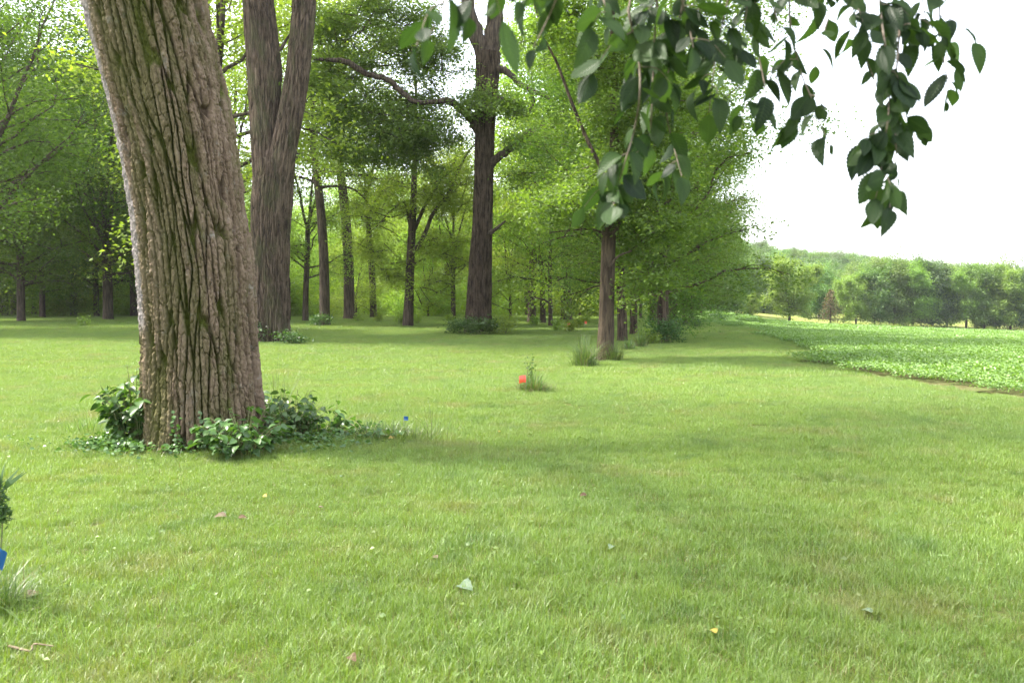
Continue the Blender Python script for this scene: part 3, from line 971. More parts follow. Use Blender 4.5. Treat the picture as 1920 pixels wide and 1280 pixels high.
VAR = {
    'tall_a': variant('t', 'bark_dark', 'leaf_light', 101, 20, 0.28, 4.2, 4.6, 36, 0.165, 34, clump=0.6, nth=14, fork=0.45),
    'tall_b': variant('t', 'bark_dark', 'leaf_light', 102, 17, 0.22, 3.0, 4.0, 34, 0.155, 34, clump=0.56, nth=14),
    'tall_c': variant('t', 'bark_dark', 'leaf_light', 103, 22, 0.32, 8.0, 5.0, 34, 0.17, 34, clump=0.62, nth=14, fork=0.5),
    'low_a': variant('t', 'bark_dark', 'leaf_light', 104, 10, 0.12, 0.8, 3.5, 34, 0.145, 30, clump=0.5),
    'low_b': variant('t', 'bark_dark', 'leaf_light', 105, 7.5, 0.09, 0.4, 3.0, 32, 0.135, 30, clump=0.46, fork=0.25),
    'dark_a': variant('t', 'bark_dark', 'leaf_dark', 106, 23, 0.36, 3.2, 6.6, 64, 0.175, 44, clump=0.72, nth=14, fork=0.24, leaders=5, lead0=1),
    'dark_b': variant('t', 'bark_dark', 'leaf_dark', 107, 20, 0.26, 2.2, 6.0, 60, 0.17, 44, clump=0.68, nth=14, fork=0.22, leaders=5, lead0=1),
    'edge_a': variant('t', 'bark_brown', 'leaf_lime', 108, 16, 0.24, 2.4, 4.4, 50, 0.125, 52, clump=0.46, lv=0.5),
    'edge_b': variant('t', 'bark_brown', 'leaf_lime', 109, 15, 0.20, 1.4, 4.6, 50, 0.125, 52, clump=0.46, fork=0.3),
    'far_a': variant('t', 'bark_dark', 'leaf_far', 110, 12, 0.22, 0.5, 5.0, 60, 0.36, 24, clump=0.55, subs=5, sides=4, fork=0.25, flat=0.95, prof=0.42),
    'far_b': variant('t', 'bark_dark', 'leaf_far', 111, 13, 0.20, 0.8, 4.6, 60, 0.36, 24, clump=0.55, subs=5, sides=4, fork=0.25, flat=0.95),
    'far_l': variant('t', 'bark_dark', 'leaf_farlight', 113, 12, 0.26, 1.9, 4.6, 60, 0.34, 24, clump=0.5, subs=5, sides=4, fork=0.25, flat=0.95, prof=0.4),
    'far_c': variant('t', 'bark_dark', 'leaf_fardark', 112, 12, 0.22, 0.5, 5.0, 60, 0.36, 24, clump=0.55, subs=5, sides=4, fork=0.25, flat=0.95),
}


def plant_tree(kind, name, loc, label, s=1.0, rz=None, sz=None, group=None, cat='tree', leafm=None):
    e = empty(name, loc, label, cat, group)
    e.rotation_euler = (0, 0, float(rng.uniform(0, 6.28) if rz is None else rz)); e.scale = (s, s, s if sz is None else sz)
    tm, cm = VAR[kind]
    obj('trunk', tm, e); c = obj('crown', cm, e)
    return e


# ---- grove trees one can single out
def base(px, py):
    return ground(px, py)


GROUP = 'trees standing in the grove'
plant_tree('tall_c', 'grove_tree', base(609, 611), 'slim bare straight trunk with shrubs at its foot, right of the forked tree', 1.0, 0.3, group=GROUP)
plant_tree('tall_b', 'grove_tree', base(573, 602), 'thin dark trunk showing between the forked tree and the bare straight trunk', 1.0, 1.2, group=GROUP)

# forked slender tree
B6 = base(765, 612); Y6 = B6[1]
e6 = empty('grove_tree', B6, 'slender dark tree with long upswept limbs, left of the tall centre trunk', 'tree', GROUP)
gw, gl = Geo(), Geo(); r = np.random.default_rng(46)


def px_tube(gw, lst, d, base, sides=8):
    P = np.array([at(x, y, d) - base for x, y, w in lst]); R = [w * d / FPX * .5 for x, y, w in lst]
    n = 4 * len(P)
    tube(gw, resample(P, n), np.interp(np.linspace(0, 1, n), np.linspace(0, 1, len(P)), R), sides)


px_tube(gw, [(765, 618, 22), (765, 605, 18), (767, 560, 16), (769, 500, 15), (772, 440, 13), (775, 380, 10), (777, 320, 8), (779, 250, 6), (780, 150, 4)], Y6, B6)
px_tube(gw, [(770, 475, 10), (784, 462, 8), (800, 430, 7), (812, 400, 6), (842, 360, 5), (872, 295, 4), (890, 270, 3)], Y6 - .3, B6)
px_tube(gw, [(773, 440, 8), (788, 405, 7), (800, 380, 6), (830, 335, 5), (855, 300, 4)], Y6 + .3, B6)
px_tube(gw, [(770, 430, 6), (758, 380, 4), (740, 390, 3), (725, 402, 2)], Y6, B6)
px_tube(gw, [(768, 500, 5), (785, 490, 3), (798, 485, 2)], Y6, B6)
blobs(gw, gl, r, [(780, 340, 90, 60, Y6, 3, 22), (720, 400, 60, 50, Y6, 2, 14), (850, 360, 50, 60, Y6, 2, 14), (830, 470, 50, 40, Y6, 2, 12), (710, 480, 50, 40, Y6, 2, 10), (790, 530, 50, 30, Y6, 2, 8), (780, 240, 90, 60, Y6, 3, 18)], B6, 0.15, 18, 0.4)
obj('trunk', gw.mesh('trunk', MAT['bark_dark']), e6); obj('crown', gl.mesh('crown', MAT['leaf_light'], False), e6)

plant_tree('tall_a', 'grove_tree', base(997, 606), 'straight dark trunk right of the tall centre trunk, behind flowering weeds', 1.0, 0.8, group=GROUP)
plant_tree('low_a', 'ivied_tree', base(1032, 612), 'trunk wrapped in leafy creeper, between the tall centre trunk and the smooth edge trunk', 1.15, 2.0, 1.5, group=GROUP)
plant_tree('low_b', 'grove_tree', base(957, 600), 'thin leafy tree just right of the tall centre trunk', 1.2, 4.0, 1.5, group=GROUP)
plant_tree('tall_b', 'grove_tree', base(1018, 606), 'thinnest straight trunk beside the creeper-wrapped trunk', 0.9, 5.1, group=GROUP)
plant_tree('tall_b', 'grove_tree', base(850, 599), 'slight trunk standing just left of the tall centre trunk', 0.9, 3.1, group=GROUP)
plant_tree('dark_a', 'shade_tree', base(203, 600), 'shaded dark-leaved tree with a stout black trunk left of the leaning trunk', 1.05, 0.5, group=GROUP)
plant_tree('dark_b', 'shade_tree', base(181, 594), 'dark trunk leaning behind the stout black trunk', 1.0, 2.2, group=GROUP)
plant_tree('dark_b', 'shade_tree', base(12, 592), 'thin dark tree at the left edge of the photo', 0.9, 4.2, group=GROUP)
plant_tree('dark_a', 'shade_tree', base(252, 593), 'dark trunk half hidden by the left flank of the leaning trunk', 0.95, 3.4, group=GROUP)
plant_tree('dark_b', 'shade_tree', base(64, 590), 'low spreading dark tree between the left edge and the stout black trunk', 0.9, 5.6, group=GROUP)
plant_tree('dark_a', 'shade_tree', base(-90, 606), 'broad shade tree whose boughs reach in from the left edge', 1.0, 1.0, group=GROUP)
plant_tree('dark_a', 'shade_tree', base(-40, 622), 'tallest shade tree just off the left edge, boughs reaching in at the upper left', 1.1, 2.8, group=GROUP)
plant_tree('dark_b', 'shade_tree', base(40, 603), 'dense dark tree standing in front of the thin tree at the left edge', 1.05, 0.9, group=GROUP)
plant_tree('tall_b', 'grove_tree', base(425, 604), 'pale-leaved tree filling the gap between the leaning trunk and the forked tree', 1.35, 2.6, group=GROUP)
plant_tree('tall_c', 'grove_tree', base(655, 599), 'very tall pale-leaved tree rising behind the crooked limb of the tall centre trunk', 1.35, 0.6, group=GROUP)
plant_tree('tall_c', 'grove_tree', base(1062, 600), 'very tall pale-leaved tree rising right of the creeper-wrapped trunk', 1.3, 2.9, group=GROUP)
plant_tree('tall_a', 'grove_tree', base(395, 630), 'leafy tree close behind the leaning trunk, leaves filling the gap beside the forked tree', 1.25, 5.0, group=GROUP)
plant_tree('tall_a', 'grove_tree', base(310, 600), 'tall pale-leaved tree wholly behind the mossy leaning trunk', 1.3, 4.0, group=GROUP)
plant_tree('tall_a', 'grove_tree', base(345, 596), 'pale-leaved tree hidden behind the leaning trunk', 1.0, 1.0, group=GROUP)
plant_tree('tall_c', 'grove_tree', base(700, 596), 'pale-leaved tree behind the slender dark tree', 0.9, 1.9, group=GROUP)

# deep trees nobody could tell apart
DEEP = 'grove trees standing deep behind the lawn'
placed = []
rd = np.random.default_rng(88)
tries = 0
while len(placed) < 40 and tries < 4000:
    tries += 1
    y = rd.uniform(66, 102); x = rd.uniform(-0.72, 0.16) * y
    if all((x - a) ** 2 + (y - b) ** 2 > 5.0 ** 2 for a, b in placed):
        placed.append((x, y))
        left = x / y < -0.42
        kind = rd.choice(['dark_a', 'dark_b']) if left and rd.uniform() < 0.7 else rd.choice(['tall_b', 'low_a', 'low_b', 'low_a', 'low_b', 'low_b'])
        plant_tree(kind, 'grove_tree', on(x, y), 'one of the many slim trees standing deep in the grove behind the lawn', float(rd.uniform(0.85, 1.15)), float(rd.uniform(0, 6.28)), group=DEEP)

# ---- the tree line along the lawn path at the right
B18 = base(1134, 676); Y18 = B18[1]
e18 = empty('edge_tree', B18, 'smooth brown trunk ringed by long grass where the lawn path begins', 'tree')
gw, gl = Geo(), Geo(); r = np.random.default_rng(47)
P, R = px_path([(1132, 690, 50), (1133, 676, 42), (1135, 655, 33), (1137, 600, 29), (1139, 520, 27), (1141, 460, 26), (1143, 420, 26), (1147, 380, 24), (1150, 330, 20), (1152, 250, 16), (1150, 150, 12), (1148, 0, 8), (1146, -200, 4)], Y18, B18)
o_ = np.argsort(P[:, 2]); zz = np.linspace(-0.15, P[o_[-1], 2], 160)
trunk_geo(gw, zz, np.stack([np.interp(zz, P[o_, 2], P[o_, 0]), 0 * zz], -1), np.interp(zz, P[o_, 2], R[o_]), 60, 0.012, 0.06, 61, 0.5, 0.15)
obj('trunk', gw.mesh('trunk', MAT['bark_warm']), e18)
gw = Geo()
px_tube(gw, [(1146, 440, 14), (1158, 420, 12), (1172, 380, 10), (1190, 320, 8), (1210, 240, 6), (1225, 150, 4)], Y18 - .2, B18)
px_tube(gw, [(1150, 360, 9), (1130, 320, 8), (1100, 260, 7), (1075, 200, 6), (1045, 120, 5), (1020, 70, 4), (1000, 0, 3)], Y18 - .6, B18)
px_tube(gw, [(1138, 440, 5), (1110, 430, 4), (1070, 432, 3), (1030, 436, 2)], Y18 - .3, B18)
px_tube(gw, [(1142, 500, 5), (1160, 480, 4), (1185, 470, 3)], Y18 - .3, B18)
blobs(gw, gl, r, [(1210, 300, 90, 80, Y18, 1.6, 34), (1200, 180, 100, 80, Y18, 1.8, 34), (1120, 330, 50, 60, Y18 + .4, 1.2, 12), (1080, 400, 55, 28, Y18 - .2, 1.0, 12), (1225, 430, 60, 50, Y18 + .3, 1.2, 18), (1222, 520, 45, 36, Y18 + .5, 1.0, 10), (1100, 120, 70, 70, Y18, 1.6, 16), (1050, 60, 50, 60, Y18 - .5, 1.0, 8), (1150, -80, 160, 80, Y18, 2.4, 40)],
      B18, 0.105, 19, 0.24, twr=0.016, Lb=(0.8, 1.5))
obj('branch', gw.mesh('branch', MAT['bark_brown']), e18); obj('crown', gl.mesh('crown', MAT['leaf_lime'], False), e18)

EDGE = 'trees along the lawn path'
plant_tree('edge_a', 'edge_tree', base(1167, 641), 'short dark trunk just behind the smooth brown edge trunk', 0.80, 0.4, group=EDGE)
plant_tree('edge_b', 'edge_tree', base(1188, 628), 'reddish trunk leaning right behind the short dark trunk', 0.85, 2.4, group=EDGE)
plant_tree('edge_b', 'edge_tree', base(1243, 641), 'bushy lime green tree with shrubs hiding its foot, its boughs hanging over the path', 1.12, 3.3, 1.05, group=EDGE)
plant_tree('edge_a', 'edge_tree', base(1262, 618), 'leafy tree behind the bushy lime green tree', 1.0, 5.0, group=EDGE)
plant_tree('edge_b', 'edge_tree', base(1284, 611), 'low-branched tree where the path bends out of sight', 0.85, 2.2, group=EDGE)
plant_tree('edge_a', 'edge_tree', base(1225, 603), 'tall tree behind the path-side trees, right of the creeper-wrapped trunk', 1.2, 0.2, group=EDGE)
for (px, d, kd, s, lb) in ((1296, 68, 'edge_a', 0.85, 'round tree past the bend of the path'), (1315, 85, 'edge_b', 0.9, 'small leafy tree far along the path before the meadow'),
                           (1332, 110, 'far_a', 0.95, 'hazy tree at the far end of the path'), (1345, 135, 'far_b', 1.0, 'hazier tall tree where the path meets the meadow')):
    x = (px - 960) / FPX * d
    plant_tree(kd, 'edge_tree', on(x, d), lb, s, group=EDGE)

# ---- far field-edge trees
FAR = 'trees beyond the crop field'


def far_tree(kind, px, d, toppx, label, name='field_tree', ws=1.0, h0=None, cat='tree'):
    x = (px - 960) / FPX * d
    p = on(x, d)
    ztop = at(px, toppx - 9, d)[2]
    H = h0 or {'far_a': 12.6, 'far_b': 13.6, 'far_c': 12.6, 'far_l': 12.6}[kind]
    sz = (ztop - p[2]) / H
    return plant_tree(kind, name, p, label, sz * ws, sz=sz, group=FAR, cat=cat)


far_tree('far_l', 1405, 152, 560, 'small pale sapling alone at the far end of the path', ws=1.0)
far_tree('far_l', 1480, 154, 492, 'broad round tree alone on the meadow beyond the field')
for k, (px, d, tp, lb) in enumerate(((1605, 157, 520, 'first tree of the row beyond the field, right of the browning conifer'), (1640, 158, 503, 'second tree of the row beyond the field'),
                                     (1676, 159, 498, 'third tree of the row beyond the field, crown rising highest'), (1712, 158, 500, 'fourth tree of the row beyond the field'),
                                     (1748, 160, 503, 'fifth tree of the row beyond the field, gap of sunlit meadow under it'), (1776, 162, 505, 'sixth tree of the row beyond the field'),
                                     (1812, 158, 506, 'seventh tree of the row beyond the field, thick dark trunk'), (1846, 157, 508, 'eighth tree of the row beyond the field'),
                                     (1868, 160, 507, 'ninth tree of the row beyond the field, slightly set back'), (1895, 155, 509, 'tenth tree of the row beyond the field, near the right edge'), (1935, 155, 510, 'last tree of the row beyond the field, cut by the right edge'))):
    far_tree(['far_l', 'far_b', 'far_a', 'far_l', 'far_c', 'far_b'][k % 6], px, d, tp, lb, ws=0.95)
far_tree('far_a', 1535, 178, 515, 'tree behind the browning conifer across the meadow')
far_tree('far_c', 1432, 190, 498, 'dark blue-green tree behind the lone round tree')
far_tree('far_c', 1412, 200, 492, 'darkest tall tree at the left end of the far wood')
far_tree('far_b', 1390, 172, 488, 'tall light green tree at the left end of the meadow')
far_tree('far_b', 1362, 160, 486, 'light green tree showing behind the path-side trees')


# browning conifer
def conifer(H, R, seed):
    r = np.random.default_rng(seed); gw, gl = Geo(), Geo()
    zs = np.linspace(0, H, 12); tube(gw, np.stack([0 * zs, 0 * zs, zs], -1), 0.16 * (1 - zs / H) + 0.02, 6)
    for k in range(60):
        s = (k + .5) / 60; z = 0.9 + (H - 0.9) * s
        az = k * 2.4; L = R * (1 - s) ** 0.8 + 0.15
        D = np.array([math.cos(az), math.sin(az), -0.12])
        P = np.array([0, 0, z]) + D * (np.linspace(0.15, 1, 26) * L)[:, None] + r.normal(0, 0.12, (26, 3))
        tube(gw, np.array([[0, 0, z], [D[0] * L, D[1] * L, z + D[2] * L]]), [0.03, 0.01], 4)
        rand_leaves(gl, P, 0.3, r, r.uniform(0, 1, 26), 0.6)
    return gw, gl


p = on((1557 - 960) / FPX * 156, 156)
gw, gl = conifer((at(1557, 543, 156)[2] - p[2]), 2.6, 5)
tree_thing('conifer', gw, gl, MAT['bark_dark'], MAT['leaf_rust'], p, 'browning conical conifer on the meadow beside the tree row', 'tree', FAR)

# far wood on the hill and the wood closing the grove: one mass each
far_src = [VAR['far_a'][1], VAR['far_b'][1], VAR['far_c'][1]]
P = []
rw = np.random.default_rng(5)
for y in np.arange(205, 345, 7.5):
    for x in np.arange(0.20 * y, 0.74 * y, 6.2):
        P.append((x + rw.normal(0, 1.8), y + rw.normal(0, 1.8)))
P = np.array(P)
scatter('woods', np.column_stack([P, gz(P[:, 0], P[:, 1]) - 0.3]), rw.uniform(0, 6.28, len(P)), rw.uniform(0.65, 0.98, len(P)), far_src, 'hazy wooded hill rising beyond the crop field', 'wood')
P = []
for y in np.arange(108, 175, 8.0):
    for x in np.arange(-0.80 * y, 0.20 * y, 7.0):
        P.append((x + rw.normal(0, 1.7), y + rw.normal(0, 1.7)))
P = np.array(P)
scatter('woods', np.column_stack([P, gz(P[:, 0], P[:, 1]) - 0.1]), rw.uniform(0, 6.28, len(P)), rw.uniform(0.85, 1.2, len(P)),
        [VAR[k][1] for k in ('tall_a', 'tall_b', 'low_a', 'low_b', 'tall_c')], 'leafy wood closing the view behind the grove', 'wood')


# ------------------------------------------------------------------ shrubs and undergrowth
def shrub_geo(seed, w, h, n, leaf, clumps=14, flat=0.6, stems=8):
    r = np.random.default_rng(seed); gw, gl = Geo(), Geo()
    for k in range(clumps):
        a = r.uniform(0, 2 * PI); q = math.sqrt(r.uniform(0, 1)) * w * 0.75
        z = h * r.uniform(0.25, 0.85) * (1 - 0.5 * (q / w) ** 2)
        c = np.array([math.cos(a) * q, math.sin(a) * q * 0.8, z])
        m = n // clumps
        P = c + r.normal(0, 1, (m, 3)) * [w * 0.24, w * 0.24, h * 0.17]
        P[:, 2] = np.abs(P[:, 2]) + 0.01
        rand_leaves(gl, P, leaf, r, np.clip(r.normal(0.5, 0.2) + r.normal(0, 0.18, m), 0, 1), 0.6)
        if k < stems:
            tube(gw, np.array([[c[0] * 0.2, c[1] * 0.2, 0], c * [0.7, 0.7, 0.6], c]), [0.012, 0.009, 0.004], 5)
    return gw, gl


def shrub(name, loc, label, seed, w, h, n, leaf, mat='leaf_shrub', group=None, cat='shrub', **k):
    gw, gl = shrub_geo(seed, w, h, n, leaf, **k)
    e = empty(name, loc, label, cat, group)
    obj('stem', gw.mesh('stem', MAT['stem']), e); obj('foliage', gl.mesh('foliage', MAT[mat], False), e)
    return e


P = []
for y in np.arange(74, 108, 3.0):
    for x in np.arange(-0.78 * y, 0.14 * y, 2.4):
        if rw.uniform() < 0.85:
            P.append((x + rw.normal(0, 1), y + rw.normal(0, 1)))
P = np.array(P)
und = []
for k in range(4):
    gw, gl = shrub_geo(300 + k, 1.6, 2.0, 900, 0.15, 18)
    und.append(gl.mesh('undergrowth_clump', MAT['leaf_light'], False))
scatter('undergrowth', np.column_stack([P, gz(P[:, 0], P[:, 1])]), rw.uniform(0, 6.28, len(P)), rw.uniform(0.7, 2.0, len(P)), und, 'low leafy undergrowth along the back edge of the lawn', 'undergrowth')
P = []
for x in np.arange(28, 118, 1.5):
    P.append((x, 152.5 + rw.normal(0, 0.8)))
P = np.array(P)
P = P[P[:, 0] / P[:, 1] > 0.38]
scatter('undergrowth', np.column_stack([P, gz(P[:, 0], P[:, 1])]), rw.uniform(0, 6.28, len(P)), rw.uniform(0.25, 0.6, len(P)), und, 'weedy strip between the crop field and the tree row', 'undergrowth')

q = ground(492, 640)
shrub('shrub', q + [-0.15, -0.9, 0], 'dark leafy shrub against the left foot of the forked tree', 1, 0.75, 0.95, 1400, 0.10)
q = ground(545, 646)
shrub('shrub', q, 'low round shrub at the right foot of the forked tree', 2, 0.55, 0.5, 800, 0.09)
q = ground(868, 626)
shrub('shrub', q + [0, -0.2, 0], 'dark leafy shrub at the left foot of the tall centre trunk', 3, 0.75, 0.85, 1300, 0.10)
q = ground(905, 627)
shrub('shrub', q + [0, -0.5, 0], 'rounded creeper mound in front of the tall centre trunk', 4, 0.8, 0.75, 1400, 0.10)
q = ground(945, 627)
shrub('shrub', q, 'loose grassy shrub at the right foot of the tall centre trunk', 5, 0.75, 1.0, 1200, 0.09, 'leaf_light')
q = ground(1243, 645)
shrub('shrub', q, 'dense dark shrub at the foot of the bushy lime green tree', 6, 0.75, 0.95, 1500, 0.09)
shrub('shrub', q + [-0.5, -0.2, 0], 'pale grassy weed before the bushy lime green tree', 16, 0.45, 0.6, 500, 0.10, 'leaf_light')
q = ground(1262, 636)
shrub('sapling', q, 'arching yellow green sapling spilling over the dark shrub by the path', 7, 1.7, 2.6, 4200, 0.10, 'leaf_lime', cat='sapling', clumps=30)
q = ground(609, 612)
shrub('shrub', q + [-.1, -.4, 0], 'weedy shrub round the foot of the bare straight trunk', 8, 0.75, 0.9, 700, 0.11, 'leaf_shrub')
q = ground(750, 610)
shrub('shrub', q, 'pale flowering weed left of the slender dark tree', 9, 0.4, 0.8, 350, 0.11, 'leaf_light')
q = ground(783, 608)
shrub('shrub', q, 'pale flowering weed right of the slender dark tree', 10, 0.4, 0.8, 350, 0.11, 'leaf_light')
q = ground(160, 613)
shrub('weed', q, 'pale lone weed on the sunlit lawn left of the leaning trunk', 12, 0.4, 0.8, 260, 0.10, 'leaf_light', cat='weed')
q = ground(1303, 615)
shrub('shrub', q, 'small dark bush where the path bends out of sight', 13, 0.45, 0.55, 500, 0.1)
q = ground(1335, 604)
shrub('shrub', q, 'dark hedge-like bush at the far bend of the path', 14, 1.6, 1.2, 900, 0.16)
ROWW = 'young planted weeds dotted over the far lawn'
for k, (px, py, lb) in enumerate(((1000, 611, 'pale weed tuft left of the creeper-wrapped trunk'), (1043, 621, 'pale weed tuft in front of the creeper-wrapped trunk'), (1069, 623, 'flagged weed tuft left of the smooth edge trunk'),
                                  (1085, 615, 'small weed tuft behind the flagged weed tuft'), (1100, 606, 'weed tuft with orange blooms near the smooth edge trunk'), (1066, 605, 'round bush under the far trees, left of the smooth edge trunk'),
                                  (672, 604, 'lone weed tuft on the sunlit lawn right of the bare straight trunk'), (709, 604, 'lone weed tuft left of the slender dark tree'), (845, 603, 'weed tuft behind the left shrub of the tall centre trunk'))):
    big = 'round bush' in lb
    shrub('weed', ground(px, py), lb, 120 + k, 0.9 if big else 0.35, 1.7 if big else 0.65, 700 if big else 240, 0.12, 'leaf_light', ROWW, 'weed')


# ------------------------------------------------------------------ tall grass clumps
def tuft(name, loc, label, seed, n, h, spread, w=0.008, mat='blade', group=None, dry=0.15, lean=0.5, cat='grass clump'):
    r = np.random.default_rng(seed)
    e = empty(name, loc, label, cat, group)
    g = Geo(); m = int(n * (1 - dry))
    P = r.normal(0, spread * 0.3, (m, 3)); P[:, 2] = -0.01
    blades(g, P, h * r.uniform(0.25, 1.1, m) * np.clip(1.15 - 0.9 * np.hypot(P[:, 0], P[:, 1]) / spread, 0.3, 1.2), w * r.uniform(0.6, 1.3, m), r, lean + 0.25, segs=6, fan=0.8)
    obj('blades', g.mesh('blades', MAT[mat], False), e)
    if dry:
        g = Geo(); m = max(4, n - m)
        P = r.normal(0, spread * 0.4, (m, 3)); P[:, 2] = -0.01
        blades(g, P, h * r.uniform(0.3, 0.8, m), w * r.uniform(0.6, 1.2, m), r, lean * 1.4 + 0.25, segs=6, fan=0.8)
        obj('dry_blades', g.mesh('dry_blades', MAT['straw'], False), e)
    return e


tuft('grass_clump', ground(1097, 688), 'tall grass clump standing left of the smooth edge trunk', 21, 560, 0.95, 0.46, 0.010, dry=0.08, lean=0.35)
tuft('grass_clump', ground(1118, 676), 'thin stalky weeds against the left foot of the smooth edge trunk', 22, 160, 0.9, 0.35, 0.010)
tuft('grass_clump', ground(1150, 677), 'dark grass clump at the right foot of the smooth edge trunk', 23, 420, 0.65, 0.40, 0.010, dry=0.12)
tuft('grass_clump', ground(1180, 656), 'dark grass tuft right of the smooth edge trunk', 24, 180, 0.6, 0.3, 0.014)
tuft('grass_clump', ground(1202, 652), 'taller grass tuft before the bushy lime green tree', 25, 220, 0.85, 0.32, 0.014)
tuft('grass_clump', ground(1000, 735), 'shaggy brown-green grass clump behind the orange flag', 26, 900, 0.50, 0.36, 0.007, dry=0.3, lean=0.7)
shrub('sapling', ground(993, 733), 'small leafy seedling rising out of the shaggy grass clump', 27, 0.09, 0.72, 130, 0.045, 'leaf_shrub', cat='sapling', clumps=9)
tuft('grass_clump', ground(745, 823), 'uncut grass strip in front of the blue marker flag', 28, 1100, 0.26, 0.8, 0.006, dry=0.10, lean=0.8)
tuft('grass_clump', ground(810, 824), 'sparse tall grass stalks right of the blue marker flag', 29, 40, 0.8, 0.3, 0.005, dry=0.2, lean=0.3)
tuft('grass_clump', ground(700, 812), 'uncut grass between the leaning trunk weeds and the blue marker flag', 30, 420, 0.26, 0.55, 0.006, dry=0.08, lean=0.9)
tuft('grass_clump', ground(520, 790), 'tall thin weed stalks on the right side of the leaning trunk', 31, 140, 1.0, 0.42, 0.007, dry=0.2, lean=0.25)
tuft('grass_clump', ground(300, 868), 'grass blades growing up through the creeper before the leaning trunk', 34, 260, 0.16, 0.9, 0.004, dry=0.1, lean=0.7)
tuft('grass_clump', ground(165, 812), 'arching grass blades left of the shrub by the leaning trunk', 32, 60, 0.62, 0.4, 0.006, dry=0.1, lean=0.55)
tuft('grass_clump', ground(-22, 1152), 'dark grass clump around the blue-ribboned stem at the left edge', 33, 700, 0.34, 0.30, 0.005, dry=0.05, lean=0.6)


# ------------------------------------------------------------------ broadleaf plants round the great trunk
LEAF_T = ovate_template(6, 0.33, 0.28, 0.30)


def leafy(name, loc, label, seed, stems, h, spread, leaf, mat='leaf_shrub', arch=0.5, each=9, cat='plant', dirs=None):
    r = np.random.default_rng(seed)
    e = empty(name, loc, label, cat)
    gs, gl = Geo(), Geo()
    for k in range(stems):
        a = r.uniform(0, 2 * PI) if dirs is None else r.normal(dirs[0], dirs[1])
        rr = spread * math.sqrt(r.uniform(0.02, 1)); hh = h * r.uniform(0.45, 1.05) * (1 - 0.35 * (rr / spread) ** 2)
        b = np.array([math.cos(a) * rr * 0.35, math.sin(a) * rr * 0.35, 0]); t = np.array([math.cos(a) * rr, math.sin(a) * rr, hh])
        pts = resample([b, b * 0.6 + t * 0.4 + [0, 0, hh * 0.25], t], 9)
        tube(gs, pts, np.linspace(0.007, 0.0025, 9), 5)
        n = each
        f = r.uniform(0.25, 1.0, n); idx = f * 8
        i0 = np.minimum(idx.astype(int), 7); fr = (idx - i0)[:, None]
        P = pts[i0] * (1 - fr) + pts[i0 + 1] * fr
        az = a + r.uniform(-2.2, 2.2, n)
        D = np.stack([np.cos(az), np.sin(az), r.normal(-0.15, 0.25, n)], -1)
        NN = np.array([0, 0, 1.0]) + r.normal(0, 0.5, (n, 3))
        S = leaf * r.uniform(0.55, 1.2, n)
        # short stalk
        for p_, d_, s_ in zip(P, D, S):
            tube(gs, np.array([p_, p_ + d_ * s_ * 0.25]), [0.0022, 0.0016], 4)
        place_leaves(gl, P + D * (S * 0.22)[:, None], D, NN, S, LEAF_T, np.clip(r.normal(0.5, 0.25, n), 0, 1))
    obj('stem', gs.mesh('stem', MAT['stem']), e); obj('foliage', gl.mesh('foliage', MAT[mat]), e)
    return e


NT = NEAR_T
leafy('broadleaf_shrub', ground(246, 836) + [0.0, 0.1, 0], 'blue-green broadleaf shrub at the left foot of the leaning trunk', 61, 60, 0.88, 0.46, 0.125, 'leaf_shrub', each=9)
leafy('broadleaf_plant', ground(455, 858) + [0, 0.05, 0], 'bright broad-leaved plant at the right foot of the leaning trunk', 62, 56, 0.52, 0.52, 0.105, 'leaf_creeper', each=8)
leafy('broadleaf_plant', ground(545, 822), 'bushy broad-leaved plant right of the leaning trunk foot', 63, 54, 0.58, 0.5, 0.09, 'leaf_shrub', each=8)
leafy('broadleaf_plant', ground(498, 800), 'dark tall leafy plant behind the right foot of the leaning trunk', 64, 22, 0.62, 0.3, 0.10, 'leaf_shrub', each=9)
leafy('broadleaf_plant', ground(600, 818), 'low leafy weeds at the outer right of the trunk planting', 65, 20, 0.30, 0.4, 0.09, 'leaf_creeper', each=7)
leafy('withered_plant', ground(632, 812), 'withered drooping plant with a brown hanging leaf right of the leaning trunk', 66, 4, 0.46, 0.2, 0.17, 'leaf_creeper', each=3)
leafy('leafy_weed', ground(690, 822), 'small leafy weeds creeping out between the withered plant and the uncut grass', 68, 22, 0.20, 0.5, 0.07, 'leaf_creeper', each=7)
r = np.random.default_rng(67)
n = 3400
ang = r.uniform(PI * 0.98, 2.02 * PI, n)       # the camera side of the trunk
rad = 0.62 + np.abs(r.normal(0.10, 0.22, n)) * (1 + 0.9 * fbm(ang * 2.2, 0 * ang, 0, 12, 3))
P = np.stack([np.cos(ang) * rad * 1.45, np.sin(ang) * rad * 0.92, 0 * ang], -1)
P[:, 2] = 0.03 + 0.10 * r.uniform(0, 1, n) * (1 + fbm(P[:, 0] * 5, P[:, 1] * 5, 0, 4, 2))
keep = fbm(P[:, 0] * 4, P[:, 1] * 4, 0, 14, 3) + r.normal(0, 0.12, n) > -0.12
P = P[keep]; n = len(P)
g = Geo()
NN = np.array([0, 0, 1.0]) + r.normal(0, 0.5, (n, 3)); D = r.normal(0, 1, (n, 3)); D[:, 2] = -0.1
place_leaves(g, P, D, NN, r.uniform(0.03, 0.06, n), ovate_template(3, 0.42, 0.1, 0.2), np.clip(r.normal(0.5, 0.25, n), 0, 1))
